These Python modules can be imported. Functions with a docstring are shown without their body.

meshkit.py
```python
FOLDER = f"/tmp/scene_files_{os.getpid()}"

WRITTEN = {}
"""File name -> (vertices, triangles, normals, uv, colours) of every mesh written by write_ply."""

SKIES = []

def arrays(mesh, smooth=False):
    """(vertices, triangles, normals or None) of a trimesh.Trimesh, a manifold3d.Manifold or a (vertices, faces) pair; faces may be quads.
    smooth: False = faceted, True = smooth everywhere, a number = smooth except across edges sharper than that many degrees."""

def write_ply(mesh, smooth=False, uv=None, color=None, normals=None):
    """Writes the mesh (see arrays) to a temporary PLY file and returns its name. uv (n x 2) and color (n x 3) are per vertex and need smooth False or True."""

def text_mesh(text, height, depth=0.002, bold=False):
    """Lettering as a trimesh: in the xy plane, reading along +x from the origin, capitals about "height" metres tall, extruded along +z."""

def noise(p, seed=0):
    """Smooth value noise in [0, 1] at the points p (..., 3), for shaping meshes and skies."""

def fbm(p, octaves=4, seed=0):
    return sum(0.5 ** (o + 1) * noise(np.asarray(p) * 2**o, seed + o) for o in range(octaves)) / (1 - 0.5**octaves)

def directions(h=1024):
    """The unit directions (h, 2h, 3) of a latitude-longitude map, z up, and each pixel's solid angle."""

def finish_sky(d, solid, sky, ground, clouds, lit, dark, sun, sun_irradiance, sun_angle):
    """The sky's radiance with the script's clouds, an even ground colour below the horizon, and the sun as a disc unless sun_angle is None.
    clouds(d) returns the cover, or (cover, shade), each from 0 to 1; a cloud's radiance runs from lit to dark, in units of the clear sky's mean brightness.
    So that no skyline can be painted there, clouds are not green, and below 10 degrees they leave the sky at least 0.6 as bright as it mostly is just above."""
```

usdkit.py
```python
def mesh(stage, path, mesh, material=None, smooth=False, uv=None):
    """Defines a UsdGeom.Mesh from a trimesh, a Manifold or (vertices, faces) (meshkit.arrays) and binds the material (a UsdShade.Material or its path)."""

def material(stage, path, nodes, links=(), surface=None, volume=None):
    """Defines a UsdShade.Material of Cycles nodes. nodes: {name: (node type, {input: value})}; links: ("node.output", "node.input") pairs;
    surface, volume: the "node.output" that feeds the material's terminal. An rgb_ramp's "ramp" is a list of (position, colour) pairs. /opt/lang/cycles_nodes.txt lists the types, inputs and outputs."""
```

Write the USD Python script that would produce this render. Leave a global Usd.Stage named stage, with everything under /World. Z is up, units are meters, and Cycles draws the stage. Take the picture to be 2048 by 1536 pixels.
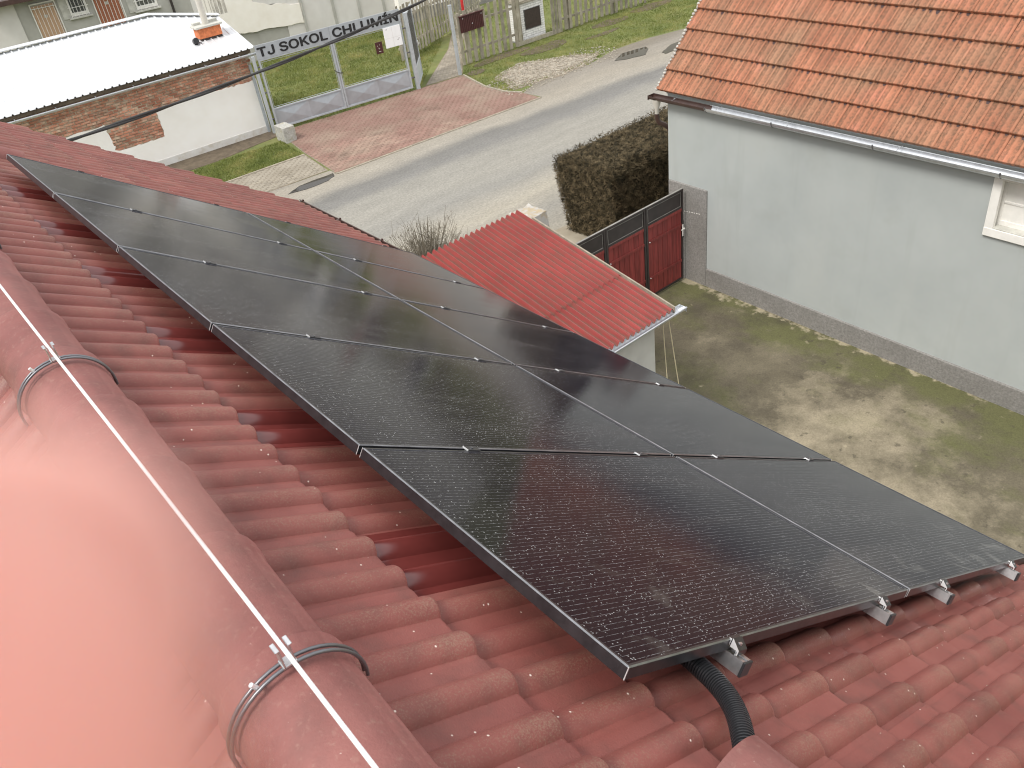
import math, random
import numpy as np, trimesh
import usdkit, meshkit
from pxr import Usd, UsdGeom, UsdLux, UsdShade, Gf, Sdf, Vt
from shapely.geometry import Polygon, Point, box as sbox
import shapely

rng = np.random.default_rng(7)
random.seed(7)
stage = Usd.Stage.CreateInMemory()
UsdGeom.SetStageUpAxis(stage, 'Z'); UsdGeom.SetStageMetersPerUnit(stage, 1.0)
UsdGeom.Xform.Define(stage, '/World'); UsdGeom.Scope.Define(stage, '/World/Looks')

# ------------------------------------------------------------------ camera, sky, sun, exposure
CAM = np.array([-0.7844, -0.8272, 7.9230])
CR = np.array([0.7561784, -0.6426991, -0.1230126])          # camera right
CU = np.array([0.4556034, 0.3821673, 0.8039737])            # camera up
CF = np.array([0.4697018, 0.6639925, -0.5818026])           # view direction
cam = UsdGeom.Camera.Define(stage, '/World/camera')
cam.CreateHorizontalApertureAttr(36.0); cam.CreateVerticalApertureAttr(27.0)
cam.CreateFocalLengthAttr(29.357)
cam.CreateFocusDistanceAttr(5.0); cam.CreateFStopAttr(12.0)
cam.CreateClippingRangeAttr(Gf.Vec2f(0.004, 2000))
cam.CreateExposureAttr(0.88)
cam.AddTransformOp().Set(Gf.Matrix4d(*[*CR, 0, *CU, 0, *(-CF), 0, *CAM, 1]))

SUN_EL, SUN_AZ = math.radians(54), math.radians(-92)        # azimuth = atan2(x, y)
sd = np.array([math.cos(SUN_EL) * math.sin(SUN_AZ), math.cos(SUN_EL) * math.cos(SUN_AZ), math.sin(SUN_EL)])
sky = UsdLux.DomeLight.Define(stage, '/World/sky')
sky.GetPrim().SetCustomDataByKey('kind', 'structure')
skym = usdkit.material(stage, '/World/Looks/sky_look', {
    's': ('sky_texture', {'sky_type': 'single_scattering', 'sun_disc': False, 'sun_elevation': SUN_EL, 'sun_rotation': SUN_AZ}),
    't': ('texture_coordinate', {}),
    'n': ('noise_texture', {'scale': 2.2, 'detail': 5.0, 'roughness': 0.55}),
    'r': ('rgb_ramp', {'ramp': [(0.3, (5.6, 5.7, 5.9)), (0.7, (7.8, 7.8, 7.8))]}),
    'm': ('mix', {'fac': 0.93}), 'sp': ('separate_xyz', {}), 'zr': ('map_range', {'from_min': 0.0, 'from_max': 1.0, 'to_min': 0.45, 'to_max': 1.32, 'clamp': True}), 'mu': ('mix', {'mix_type': 'multiply', 'fac': 1.0}),
    'b': ('background_shader', {'strength': 0.105})},
    [('t.generated', 'n.vector'), ('n.fac', 'r.fac'), ('s.color', 'm.color1'), ('r.color', 'm.color2'), ('m.color', 'mu.color1'), ('t.generated', 'sp.vector'), ('sp.z', 'zr.value'), ('zr.result', 'mu.color2'), ('mu.color', 'b.color')], surface='b.background')
UsdShade.MaterialBindingAPI.Apply(sky.GetPrim()).Bind(skym)
sun = UsdLux.DistantLight.Define(stage, '/World/sun')
sun.CreateNormalizeAttr(True); sun.CreateIntensityAttr(0.40); sun.CreateAngleAttr(18.0); sun.CreateColorAttr(Gf.Vec3f(1.0, 0.97, 0.92))
_z = sd; _x = np.cross([0, 0, 1.0], _z); _x /= np.linalg.norm(_x); _y = np.cross(_z, _x)
sun.AddTransformOp().Set(Gf.Matrix4d(*[*_x, 0, *_y, 0, *_z, 0, 0, 0, 50, 1]))

# ------------------------------------------------------------------ materials
LK = '/World/Looks/'
def mat(name, base, rough=0.6, var=0.18, scale=6.0, bump=0.0, bscale=60.0, metal=0.0, spec=0.5, base2=None, lo=0.35, hi=0.65, detail=6.0, stretch=None, coat=0.0, isl=0.0):
    b = np.array(base, float)
    c1, c2 = (b * (1 - var), np.minimum(b * (1 + var), 0.95)) if base2 is None else (b, np.array(base2, float))
    nodes = {'g': ('geometry', {}), 'mp': ('mapping', {'scale': stretch or (1, 1, 1)}),
             'n': ('noise_texture', {'scale': scale, 'detail': detail, 'roughness': 0.6}),
             'r': ('rgb_ramp', {'ramp': [(lo, c1), (hi, c2)]}),
             'p': ('principled_bsdf', {'roughness': rough, 'metallic': metal, 'specular_ior_level': spec, 'coat_weight': coat})}
    links = [('g.position', 'mp.vector'), ('mp.vector', 'n.vector'), ('n.fac', 'r.fac')]
    col = 'r.color'
    if isl:
        nodes['oi'] = ('object_info', {})
        nodes['ii'] = ('math', {'math_type': 'add'})
        nodes['if'] = ('math', {'math_type': 'fraction'})
        nodes['iv'] = ('map_range', {'from_min': 0.0, 'from_max': 1.0, 'to_min': 1 - isl, 'to_max': 1 + isl})
        nodes['hs'] = ('hsv', {})
        links += [('oi.random', 'ii.value1'), ('g.random_per_island', 'ii.value2'), ('ii.value', 'if.value1'), ('if.value', 'iv.value'), ('iv.result', 'hs.value'), ('r.color', 'hs.color')]
        col = 'hs.color'
    links.append((col, 'p.base_color'))
    if bump:
        nodes['n2'] = ('noise_texture', {'scale': bscale, 'detail': 4.0, 'roughness': 0.65})
        nodes['b'] = ('bump', {'strength': 1.0, 'distance': bump})
        links += [('mp.vector', 'n2.vector'), ('n2.fac', 'b.height'), ('b.normal', 'p.normal')]
    return usdkit.material(stage, LK + name, nodes, links, surface='p.BSDF')

def layered(name, layers, rough=0.8, bump=0.0, bscale=60.0, spec=0.4, isl=0.0, rough_mask=None):
    """layers: first (colour a, colour b, scale); then (colour, scale, lo, hi, stretch, strength) mixed over by a noise mask."""
    a, b, s0 = layers[0]
    nodes = {'g': ('geometry', {}), 'n0': ('noise_texture', {'scale': s0, 'detail': 7.0, 'roughness': 0.62}),
             'r0': ('rgb_ramp', {'ramp': [(0.33, a), (0.67, b)]}), 'p': ('principled_bsdf', {'roughness': rough, 'specular_ior_level': spec})}
    links = [('g.position', 'n0.vector'), ('n0.fac', 'r0.fac')]
    cur = 'r0.color'
    for i, L in enumerate(layers[1:], 1):
        c, s, lo, hi, st, k = L
        nodes[f'm{i}'] = ('mapping', {'scale': st or (1, 1, 1), 'location': (3.7 * i, 1.3 * i, 2.1 * i)})
        nodes[f'n{i}'] = ('noise_texture', {'scale': s, 'detail': 6.0, 'roughness': 0.6})
        nodes[f'q{i}'] = ('map_range', {'from_min': lo, 'from_max': hi, 'to_min': 0.0, 'to_max': k, 'clamp': True})
        nodes[f'x{i}'] = ('mix', {'color2': c})
        links += [('g.position', f'm{i}.vector'), (f'm{i}.vector', f'n{i}.vector'), (f'n{i}.fac', f'q{i}.value'), (f'q{i}.result', f'x{i}.fac'), (cur, f'x{i}.color1')]
        cur = f'x{i}.color'
    if isl:
        nodes['oi'] = ('object_info', {}); nodes['ii'] = ('math', {'math_type': 'add'}); nodes['if'] = ('math', {'math_type': 'fraction'})
        nodes['iv'] = ('map_range', {'from_min': 0.0, 'from_max': 1.0, 'to_min': 1 - isl, 'to_max': 1 + isl}); nodes['hs'] = ('hsv', {})
        links += [('oi.random', 'ii.value1'), ('g.random_per_island', 'ii.value2'), ('ii.value', 'if.value1'), ('if.value', 'iv.value'), ('iv.result', 'hs.value'), (cur, 'hs.color')]
        cur = 'hs.color'
    links.append((cur, 'p.base_color'))
    if bump:
        nodes['nb'] = ('noise_texture', {'scale': bscale, 'detail': 5.0, 'roughness': 0.65}); nodes['b'] = ('bump', {'strength': 1.0, 'distance': bump})
        links += [('g.position', 'nb.vector'), ('nb.fac', 'b.height'), ('b.normal', 'p.normal')]
    return usdkit.material(stage, LK + name, nodes, links, surface='p.BSDF')

m_tile = usdkit.material(stage, LK + 'roof_tile_red', {
    'g': ('geometry', {}), 's': ('separate_xyz', {}), 'oi': ('object_info', {}),
    'n0': ('noise_texture', {'scale': 3.0, 'detail': 6.0, 'roughness': 0.6}), 'r0': ('rgb_ramp', {'ramp': [(0.3, (0.185, 0.052, 0.043)), (0.7, (0.262, 0.086, 0.070))]}),
    'n1': ('noise_texture', {'scale': 9.0, 'detail': 5.0}), 'q1': ('map_range', {'from_min': 0.48, 'from_max': 0.75, 'to_min': 0.0, 'to_max': 0.6, 'clamp': True}), 'x1': ('mix', {'color2': (0.115, 0.050, 0.040)}),
    # rolls are 15 cm apart along y; courses 34.5 cm down the slope
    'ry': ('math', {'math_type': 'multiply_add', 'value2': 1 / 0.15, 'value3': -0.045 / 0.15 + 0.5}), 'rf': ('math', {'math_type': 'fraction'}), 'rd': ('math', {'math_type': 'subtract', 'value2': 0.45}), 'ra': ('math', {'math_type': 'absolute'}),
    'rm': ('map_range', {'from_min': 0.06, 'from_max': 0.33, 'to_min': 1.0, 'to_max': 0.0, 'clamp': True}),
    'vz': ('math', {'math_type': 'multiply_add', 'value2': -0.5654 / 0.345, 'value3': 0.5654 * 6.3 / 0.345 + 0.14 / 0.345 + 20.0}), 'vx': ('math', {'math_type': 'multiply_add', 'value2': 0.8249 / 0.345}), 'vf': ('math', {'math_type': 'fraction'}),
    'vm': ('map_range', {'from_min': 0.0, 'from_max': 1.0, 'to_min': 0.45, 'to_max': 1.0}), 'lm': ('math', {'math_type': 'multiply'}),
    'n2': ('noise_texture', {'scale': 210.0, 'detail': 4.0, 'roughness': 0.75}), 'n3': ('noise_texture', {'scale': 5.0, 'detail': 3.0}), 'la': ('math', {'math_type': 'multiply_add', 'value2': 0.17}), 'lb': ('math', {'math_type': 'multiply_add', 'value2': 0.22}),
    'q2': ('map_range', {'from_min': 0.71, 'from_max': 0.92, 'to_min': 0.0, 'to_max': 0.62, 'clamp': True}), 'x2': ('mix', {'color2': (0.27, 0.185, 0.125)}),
    'v3': ('voronoi_texture', {'scale': 75.0}), 'vs3': ('separate_color', {}), 'd3': ('map_range', {'from_min': 0.15, 'from_max': 0.26, 'to_min': 1.0, 'to_max': 0.0, 'clamp': True}), 'g3': ('math', {'math_type': 'greater_than', 'value2': 0.98}), 'm3': ('math', {'math_type': 'multiply'}), 'x3': ('mix', {'color2': (0.66, 0.55, 0.48)}),
    'iv': ('map_range', {'from_min': 0.0, 'from_max': 1.0, 'to_min': 0.90, 'to_max': 1.10}), 'hs': ('hsv', {}),
    'nb': ('noise_texture', {'scale': 170.0, 'detail': 4.0, 'roughness': 0.65}), 'bp': ('bump', {'strength': 1.0, 'distance': 0.0012}), 'p': ('principled_bsdf', {'roughness': 0.5, 'specular_ior_level': 0.45})},
    [('g.position', 's.vector'), ('g.position', 'n0.vector'), ('n0.fac', 'r0.fac'), ('g.position', 'n1.vector'), ('n1.fac', 'q1.value'), ('r0.color', 'x1.color1'), ('q1.result', 'x1.fac'),
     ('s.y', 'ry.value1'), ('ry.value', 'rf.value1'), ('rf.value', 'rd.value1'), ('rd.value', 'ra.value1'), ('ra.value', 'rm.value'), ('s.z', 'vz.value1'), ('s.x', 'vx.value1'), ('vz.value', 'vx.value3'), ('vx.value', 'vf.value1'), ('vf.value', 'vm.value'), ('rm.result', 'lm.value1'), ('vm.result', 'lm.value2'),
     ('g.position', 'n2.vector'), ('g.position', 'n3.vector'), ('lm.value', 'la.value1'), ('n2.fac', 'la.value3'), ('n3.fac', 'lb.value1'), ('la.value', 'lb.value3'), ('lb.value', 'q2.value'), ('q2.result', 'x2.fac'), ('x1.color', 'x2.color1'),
     ('g.position', 'v3.vector'), ('v3.color', 'vs3.color'), ('v3.distance', 'd3.value'), ('vs3.g', 'g3.value1'), ('g3.value', 'm3.value1'), ('d3.result', 'm3.value2'), ('m3.value', 'x3.fac'), ('x2.color', 'x3.color1'),
     ('oi.random', 'iv.value'), ('iv.result', 'hs.value'), ('x3.color', 'hs.color'), ('hs.color', 'p.base_color'), ('g.position', 'nb.vector'), ('nb.fac', 'bp.height'), ('bp.normal', 'p.normal')], surface='p.BSDF')
m_cap = layered('ridge_cap_red', [((0.195, 0.068, 0.060), (0.25, 0.098, 0.085), 4.0), ((0.15, 0.068, 0.058), 9.0, 0.47, 0.72, None, 0.6), ((0.29, 0.155, 0.125), 60.0, 0.56, 0.7, None, 0.5),
                 ((0.55, 0.42, 0.36), 120.0, 0.70, 0.75, None, 0.7)], rough=0.6, bump=0.0016, bscale=120.0, isl=0.09)
m_metaltile = mat('glossy_metal_tile', (0.115, 0.024, 0.021), spec=0.9, rough=0.2, var=0.15, scale=5)
m_under = mat('roof_underlay', (0.06, 0.03, 0.03))
m_housewall = mat('house_render', (0.45, 0.42, 0.38), bump=0.002)
m_brownmetal = mat('brown_painted_metal', (0.055, 0.030, 0.024), rough=0.35, var=0.2)
m_black = mat('black_anodised_frame', (0.085, 0.087, 0.094), rough=0.26, metal=0.9, var=0.2, scale=20, bump=0.0003, bscale=300)
m_edge = mat('frame_edge_glint', (0.25, 0.25, 0.26), rough=0.32, metal=0.85, var=0.25, scale=14)  # paler metal paints the sky glint along the outer frame bevel
m_blackplastic = mat('black_plastic', (0.018, 0.018, 0.02), rough=0.38, var=0.15)
m_alu = mat('bare_aluminium', (0.62, 0.62, 0.63), rough=0.34, metal=1.0, var=0.1, scale=40)
m_alucut = mat('cut_aluminium', (0.80, 0.80, 0.80), rough=0.3, metal=0.6, var=0.05)
m_steel = mat('dull_steel', (0.20, 0.20, 0.21), rough=0.35, metal=0.9, var=0.2)
m_wire = mat('aluminium_wire', (0.86, 0.86, 0.86), rough=0.32, metal=0.25, var=0.04)
m_zinc = mat('zinc_sheet', (0.60, 0.62, 0.64), rough=0.33, metal=0.75, var=0.1, scale=12)
m_galv = mat('galvanised_paint', (0.46, 0.49, 0.51), rough=0.42, metal=0.35, var=0.08, scale=10)
m_galvpanel = mat('galvanised_panel', (0.44, 0.47, 0.50), rough=0.4, metal=0.45, var=0.06, scale=5)
m_roofmetal = mat('bright_sheet_metal', (0.62, 0.63, 0.64), rough=0.4, metal=0.1, var=0.05, scale=3)
m_letter = mat('black_letter_paint', (0.012, 0.012, 0.013), rough=0.6)
m_ntile = usdkit.material(stage, LK + 'orange_clay_tile', {
    'g': ('geometry', {}), 'oi': ('object_info', {}), 'tc': ('texture_coordinate', {}), 's': ('separate_xyz', {}),
    'n0': ('noise_texture', {'scale': 2.0, 'detail': 6.0, 'roughness': 0.6}), 'r0': ('rgb_ramp', {'ramp': [(0.3, (0.30, 0.115, 0.065)), (0.55, (0.40, 0.165, 0.092)), (0.72, (0.52, 0.20, 0.125))]}),
    'n1': ('noise_texture', {'scale': 1.3, 'detail': 5.0}), 'q1': ('map_range', {'from_min': 0.42, 'from_max': 0.68, 'to_min': 0.0, 'to_max': 0.75, 'clamp': True}), 'x1': ('mix', {'color2': (0.30, 0.175, 0.105)}),
    'gy': ('math', {'math_type': 'multiply', 'value2': 1 / 0.2015}), 'gf': ('math', {'math_type': 'floored_modulo', 'value2': 1.0}),
    'gr': ('rgb_ramp', {'ramp': [(0.0, (.9, .9, .9)), (0.05, (0, 0, 0)), (0.17, (0, 0, 0)), (0.24, (1, 1, 1)), (0.45, (.75, .75, .75)), (0.52, (0, 0, 0)), (0.66, (0, 0, 0)), (0.73, (1, 1, 1)), (0.90, (.75, .75, .75)), (1.0, (.9, .9, .9))]}),
    'n2': ('noise_texture', {'scale': 26.0, 'detail': 5.0, 'roughness': 0.7}), 'ad': ('math', {'math_type': 'multiply_add', 'value2': 0.24}), 'q2': ('map_range', {'from_min': 0.52, 'from_max': 0.84, 'to_min': 0.0, 'to_max': 0.8, 'clamp': True}), 'x2': ('mix', {'color2': (0.115, 0.070, 0.042)}),
    'iv': ('map_range', {'from_min': 0.0, 'from_max': 1.0, 'to_min': 0.90, 'to_max': 1.08}), 'hs': ('hsv', {}),
    'nb': ('noise_texture', {'scale': 90.0, 'detail': 4.0, 'roughness': 0.65}), 'bp': ('bump', {'strength': 1.0, 'distance': 0.002}), 'p': ('principled_bsdf', {'roughness': 0.8, 'specular_ior_level': 0.35})},
    [('g.position', 'n0.vector'), ('n0.fac', 'r0.fac'), ('g.position', 'n1.vector'), ('n1.fac', 'q1.value'), ('q1.result', 'x1.fac'), ('r0.color', 'x1.color1'), ('tc.object', 's.vector'), ('s.y', 'gy.value1'), ('gy.value', 'gf.value1'), ('gf.value', 'gr.fac'),
     ('g.position', 'n2.vector'), ('gr.color', 'ad.value1'), ('n2.fac', 'ad.value3'), ('ad.value', 'q2.value'), ('q2.result', 'x2.fac'), ('x1.color', 'x2.color1'), ('oi.random', 'iv.value'), ('iv.result', 'hs.value'), ('x2.color', 'hs.color'), ('hs.color', 'p.base_color'), ('g.position', 'nb.vector'), ('nb.fac', 'bp.height'), ('bp.normal', 'p.normal')], surface='p.BSDF')
m_mortar = layered('mortar', [((0.30, 0.28, 0.25), (0.55, 0.52, 0.47), 14.0)], bump=0.006, bscale=40)
m_nwall = layered('blue_grey_render', [((0.375, 0.40, 0.39), (0.425, 0.45, 0.437), 0.9), ((0.45, 0.465, 0.44), 1.1, 0.5, 0.8, (1, 1, .4), 0.6), ((0.32, 0.335, 0.31), 2.6, 0.56, 0.8, (1, 1, .12), 0.45), ((0.30, 0.31, 0.275), 1.2, 0.58, 0.8, None, 0.35)], rough=0.85, bump=0.0012, bscale=120)
m_plinth = layered('rough_cast_plinth', [((0.195, 0.185, 0.172), (0.31, 0.295, 0.275), 30.0), ((0.17, 0.16, 0.145), 2.0, 0.45, 0.75, None, 0.5)], rough=0.95, bump=0.012, bscale=55)
m_white = mat('white_paint', (0.80, 0.78, 0.73), rough=0.5, var=0.05)
m_glass = usdkit.material(stage, LK + 'window_glass', {'f': ('fresnel', {'IOR': 1.5}), 't': ('transparent_bsdf', {'color': (0.85, 0.88, 0.88)}), 'g': ('glossy_bsdf', {'roughness': 0.02, 'color': (1, 1, 1)}), 'm': ('mix_closure', {})},
    [('f.fac', 'm.fac'), ('t.BSDF', 'm.closure1'), ('g.BSDF', 'm.closure2')], surface='m.closure')
m_dark = mat('dark_interior', (0.02, 0.02, 0.022), rough=0.9)
m_shedroof = usdkit.material(stage, LK + 'red_corrugated', {
    'g': ('geometry', {}), 's': ('separate_xyz', {}), 'n0': ('noise_texture', {'scale': 2.5, 'detail': 5.0}), 'r0': ('rgb_ramp', {'ramp': [(0.3, (0.215, 0.020, 0.018)), (0.7, (0.28, 0.034, 0.029))]}),
    'gx': ('math', {'math_type': 'multiply_add', 'value2': 1 / 0.0935, 'value3': -2.87 / 0.0935}), 'gf': ('math', {'math_type': 'floored_modulo', 'value2': 1.0}), 'gr': ('rgb_ramp', {'ramp': [(0.0, (0, 0, 0)), (0.25, (0, 0, 0)), (0.42, (1, 1, 1)), (0.58, (1, 1, 1)), (0.75, (0, 0, 0)), (1.0, (0, 0, 0))]}),
    'mp': ('mapping', {'scale': (1, 0.5, 1)}), 'n2': ('noise_texture', {'scale': 14.0, 'detail': 6.0, 'roughness': 0.7}), 'ad': ('math', {'math_type': 'multiply_add', 'value2': 0.34}), 'q2': ('map_range', {'from_min': 0.46, 'from_max': 0.82, 'to_min': 0.0, 'to_max': 0.9, 'clamp': True}), 'x2': ('mix', {'color2': (0.115, 0.055, 0.035)}),
    'p': ('principled_bsdf', {'roughness': 0.5, 'specular_ior_level': 0.4})},
    [('g.position', 's.vector'), ('g.position', 'n0.vector'), ('n0.fac', 'r0.fac'), ('s.x', 'gx.value1'), ('gx.value', 'gf.value1'), ('gf.value', 'gr.fac'), ('g.position', 'mp.vector'), ('mp.vector', 'n2.vector'), ('gr.color', 'ad.value1'), ('n2.fac', 'ad.value3'), ('ad.value', 'q2.value'), ('q2.result', 'x2.fac'), ('r0.color', 'x2.color1'), ('x2.color', 'p.base_color')], surface='p.BSDF')
m_shedwall = mat('pale_render', (0.55, 0.55, 0.50), rough=0.9, var=0.08, scale=3, bump=0.001)
m_gatered = mat('dark_red_boards', (0.20, 0.032, 0.028), rough=0.55, var=0.3, scale=4, stretch=(8, 8, 0.8), isl=0.12)
m_gateframe = mat('dark_brown_steel', (0.030, 0.024, 0.022), rough=0.45, var=0.25)
m_gateedge = mat('worn_grey_edge', (0.22, 0.21, 0.19), rough=0.5, var=0.3, scale=15)
m_pillar = layered('crumbling_render', [((0.36, 0.34, 0.31), (0.48, 0.46, 0.43), 5.0), ((0.38, 0.30, 0.18), 9.0, 0.47, 0.60, None, 0.8)], rough=0.95, bump=0.012, bscale=35)
def nz(sc, det=6.0, rg=0.6): return ('noise_texture', {'scale': sc, 'detail': det, 'roughness': rg})
def mr(a, b, c, d): return ('map_range', {'from_min': a, 'from_max': b, 'to_min': c, 'to_max': d, 'clamp': True})
m_concrete = usdkit.material(stage, LK + 'yard_concrete', {
    'g': ('geometry', {}), 's': ('separate_xyz', {}), 'n0': nz(0.8, 8.0, 0.65), 'r0': ('rgb_ramp', {'ramp': [(0.3, (0.085, 0.071, 0.047)), (0.5, (0.128, 0.109, 0.073)), (0.72, (0.185, 0.158, 0.108))]}),
    'mo': ('mapping', {'location': (5, 2, 1), 'scale': (1, .7, 1)}), 'n1': nz(1.0, 7.0, 0.65), 'mx': mr(8.6, 9.75, 0.0, 0.16), 'a1': ('math', {'math_type': 'add'}), 'q1': mr(0.50, 0.68, 0.0, 0.8), 'x1': ('mix', {'color2': (0.105, 0.107, 0.040)}),
    'md': ('mapping', {'location': (1, 7, 3)}), 'n2': nz(1.7, 7.0, 0.65), 'my': mr(3.6, 6.2, 0.0, 0.07), 'a2': ('math', {'math_type': 'add'}), 'q2': mr(0.53, 0.72, 0.0, 0.6), 'x2': ('mix', {'color2': (0.055, 0.046, 0.033)}),
    'd': ('vector_math', {'math_type': 'distance', 'vector2': (8.0, 3.7, 0.0)}), 'd2': ('vector_math', {'math_type': 'distance', 'vector2': (6.9, 2.2, 0.0)}), 'dm': ('math', {'math_type': 'minimum'}), 'dq': mr(0.1, 1.7, 0.42, 0.0), 'n3': nz(1.6, 8.0, 0.7), 'a3': ('math', {'math_type': 'add'}), 'q3': mr(0.60, 0.95, 0.0, 0.75), 'x3': ('mix', {'color2': (0.33, 0.28, 0.195)}),
    'sp': mr(9.62, 9.80, 0.0, 0.22), 'n4': nz(5.0), 'a4': ('math', {'math_type': 'add'}), 'q4': mr(0.66, 0.78, 0.0, 0.7), 'x4': ('mix', {'color2': (0.42, 0.36, 0.25)}),
    'n5': nz(5.5, 5.0, 0.65), 'q5': mr(0.615, 0.68, 0.0, 0.65), 'x5': ('mix', {'color2': (0.065, 0.055, 0.038)}),
    'n6': nz(45.0, 4.0, 0.7), 'q6': ('map_range', {'from_min': 0.35, 'from_max': 0.65, 'to_min': 0.85, 'to_max': 1.15}), 'h': ('hsv', {}), 'nb': nz(28.0, 5.0, 0.65), 'bp': ('bump', {'strength': 1.0, 'distance': 0.006}), 'p': ('principled_bsdf', {'roughness': 0.85, 'specular_ior_level': 0.35})},
    [('g.position', 's.vector'), ('g.position', 'n0.vector'), ('n0.fac', 'r0.fac'), ('g.position', 'mo.vector'), ('mo.vector', 'n1.vector'), ('s.x', 'mx.value'), ('n1.fac', 'a1.value1'), ('mx.result', 'a1.value2'), ('a1.value', 'q1.value'), ('q1.result', 'x1.fac'), ('r0.color', 'x1.color1'),
     ('g.position', 'md.vector'), ('md.vector', 'n2.vector'), ('s.y', 'my.value'), ('n2.fac', 'a2.value1'), ('my.result', 'a2.value2'), ('a2.value', 'q2.value'), ('q2.result', 'x2.fac'), ('x1.color', 'x2.color1'),
     ('g.position', 'd.vector1'), ('g.position', 'd2.vector1'), ('d.value', 'dm.value1'), ('d2.value', 'dm.value2'), ('dm.value', 'dq.value'), ('g.position', 'n3.vector'), ('n3.fac', 'a3.value1'), ('dq.result', 'a3.value2'), ('a3.value', 'q3.value'), ('q3.result', 'x3.fac'), ('x2.color', 'x3.color1'),
     ('s.x', 'sp.value'), ('g.position', 'n4.vector'), ('n4.fac', 'a4.value1'), ('sp.result', 'a4.value2'), ('a4.value', 'q4.value'), ('q4.result', 'x4.fac'), ('x3.color', 'x4.color1'), ('g.position', 'n5.vector'), ('n5.fac', 'q5.value'), ('q5.result', 'x5.fac'), ('x4.color', 'x5.color1'),
     ('g.position', 'n6.vector'), ('n6.fac', 'q6.value'), ('q6.result', 'h.value'), ('x5.color', 'h.color'), ('h.color', 'p.base_color'), ('g.position', 'nb.vector'), ('nb.fac', 'bp.height'), ('bp.normal', 'p.normal')], surface='p.BSDF')
m_plaster = layered('cream_plaster', [((0.86, 0.83, 0.77), (0.92, 0.90, 0.86), 1.2), ((0.72, 0.68, 0.60), 2.2, 0.66, 0.85, None, 0.5)], rough=0.9, bump=0.002)
m_oldplaster = layered('stained_plaster', [((0.58, 0.55, 0.50), (0.70, 0.69, 0.66), 2.0), ((0.45, 0.38, 0.27), 4.0, 0.5, 0.7, None, 0.6)], rough=0.9, bump=0.004, bscale=40)
m_brick = layered('old_red_brick', [((0.40, 0.17, 0.105), (0.54, 0.26, 0.175), 3.0), ((0.58, 0.48, 0.36), 6.0, 0.46, 0.64, None, 0.8), ((0.20, 0.11, 0.08), 7.0, 0.6, 0.75, None, 0.7)], rough=0.9, bump=0.006, bscale=60, isl=0.28)
m_limemortar = layered('lime_mortar', [((0.40, 0.34, 0.25), (0.58, 0.50, 0.38), 4.0)], rough=0.95, bump=0.006)
m_chimney = mat('orange_brick', (0.62, 0.19, 0.075), rough=0.85, var=0.2, scale=14)
m_concslab = mat('pale_concrete', (0.50, 0.49, 0.44), rough=0.9, var=0.15)
m_flue = mat('beige_flue', (0.55, 0.52, 0.46), rough=0.5, var=0.06)
m_greywall = layered('grey_cement_render', [((0.36, 0.35, 0.31), (0.46, 0.45, 0.41), 1.0), ((0.30, 0.29, 0.26), 2.5, 0.55, 0.75, (1, 1, .3), 0.5)], rough=0.92, bump=0.003)
m_palewall = layered('pale_worn_render', [((0.58, 0.55, 0.51), (0.68, 0.66, 0.62), 0.8), ((0.50, 0.48, 0.45), 1.4, 0.5, 0.75, (1, 1, .3), 0.5)], rough=0.92, bump=0.003)
m_creampatch = layered('cream_patch', [((0.78, 0.73, 0.64), (0.86, 0.82, 0.75), 1.5)], rough=0.9, bump=0.003)
m_doorbeige = mat('beige_door_wood', (0.50, 0.33, 0.21), rough=0.6, var=0.1, stretch=(6, 6, .7))
m_doorbrown = mat('brown_door_wood', (0.36, 0.135, 0.07), rough=0.55, var=0.12, stretch=(6, 6, .7))
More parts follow.
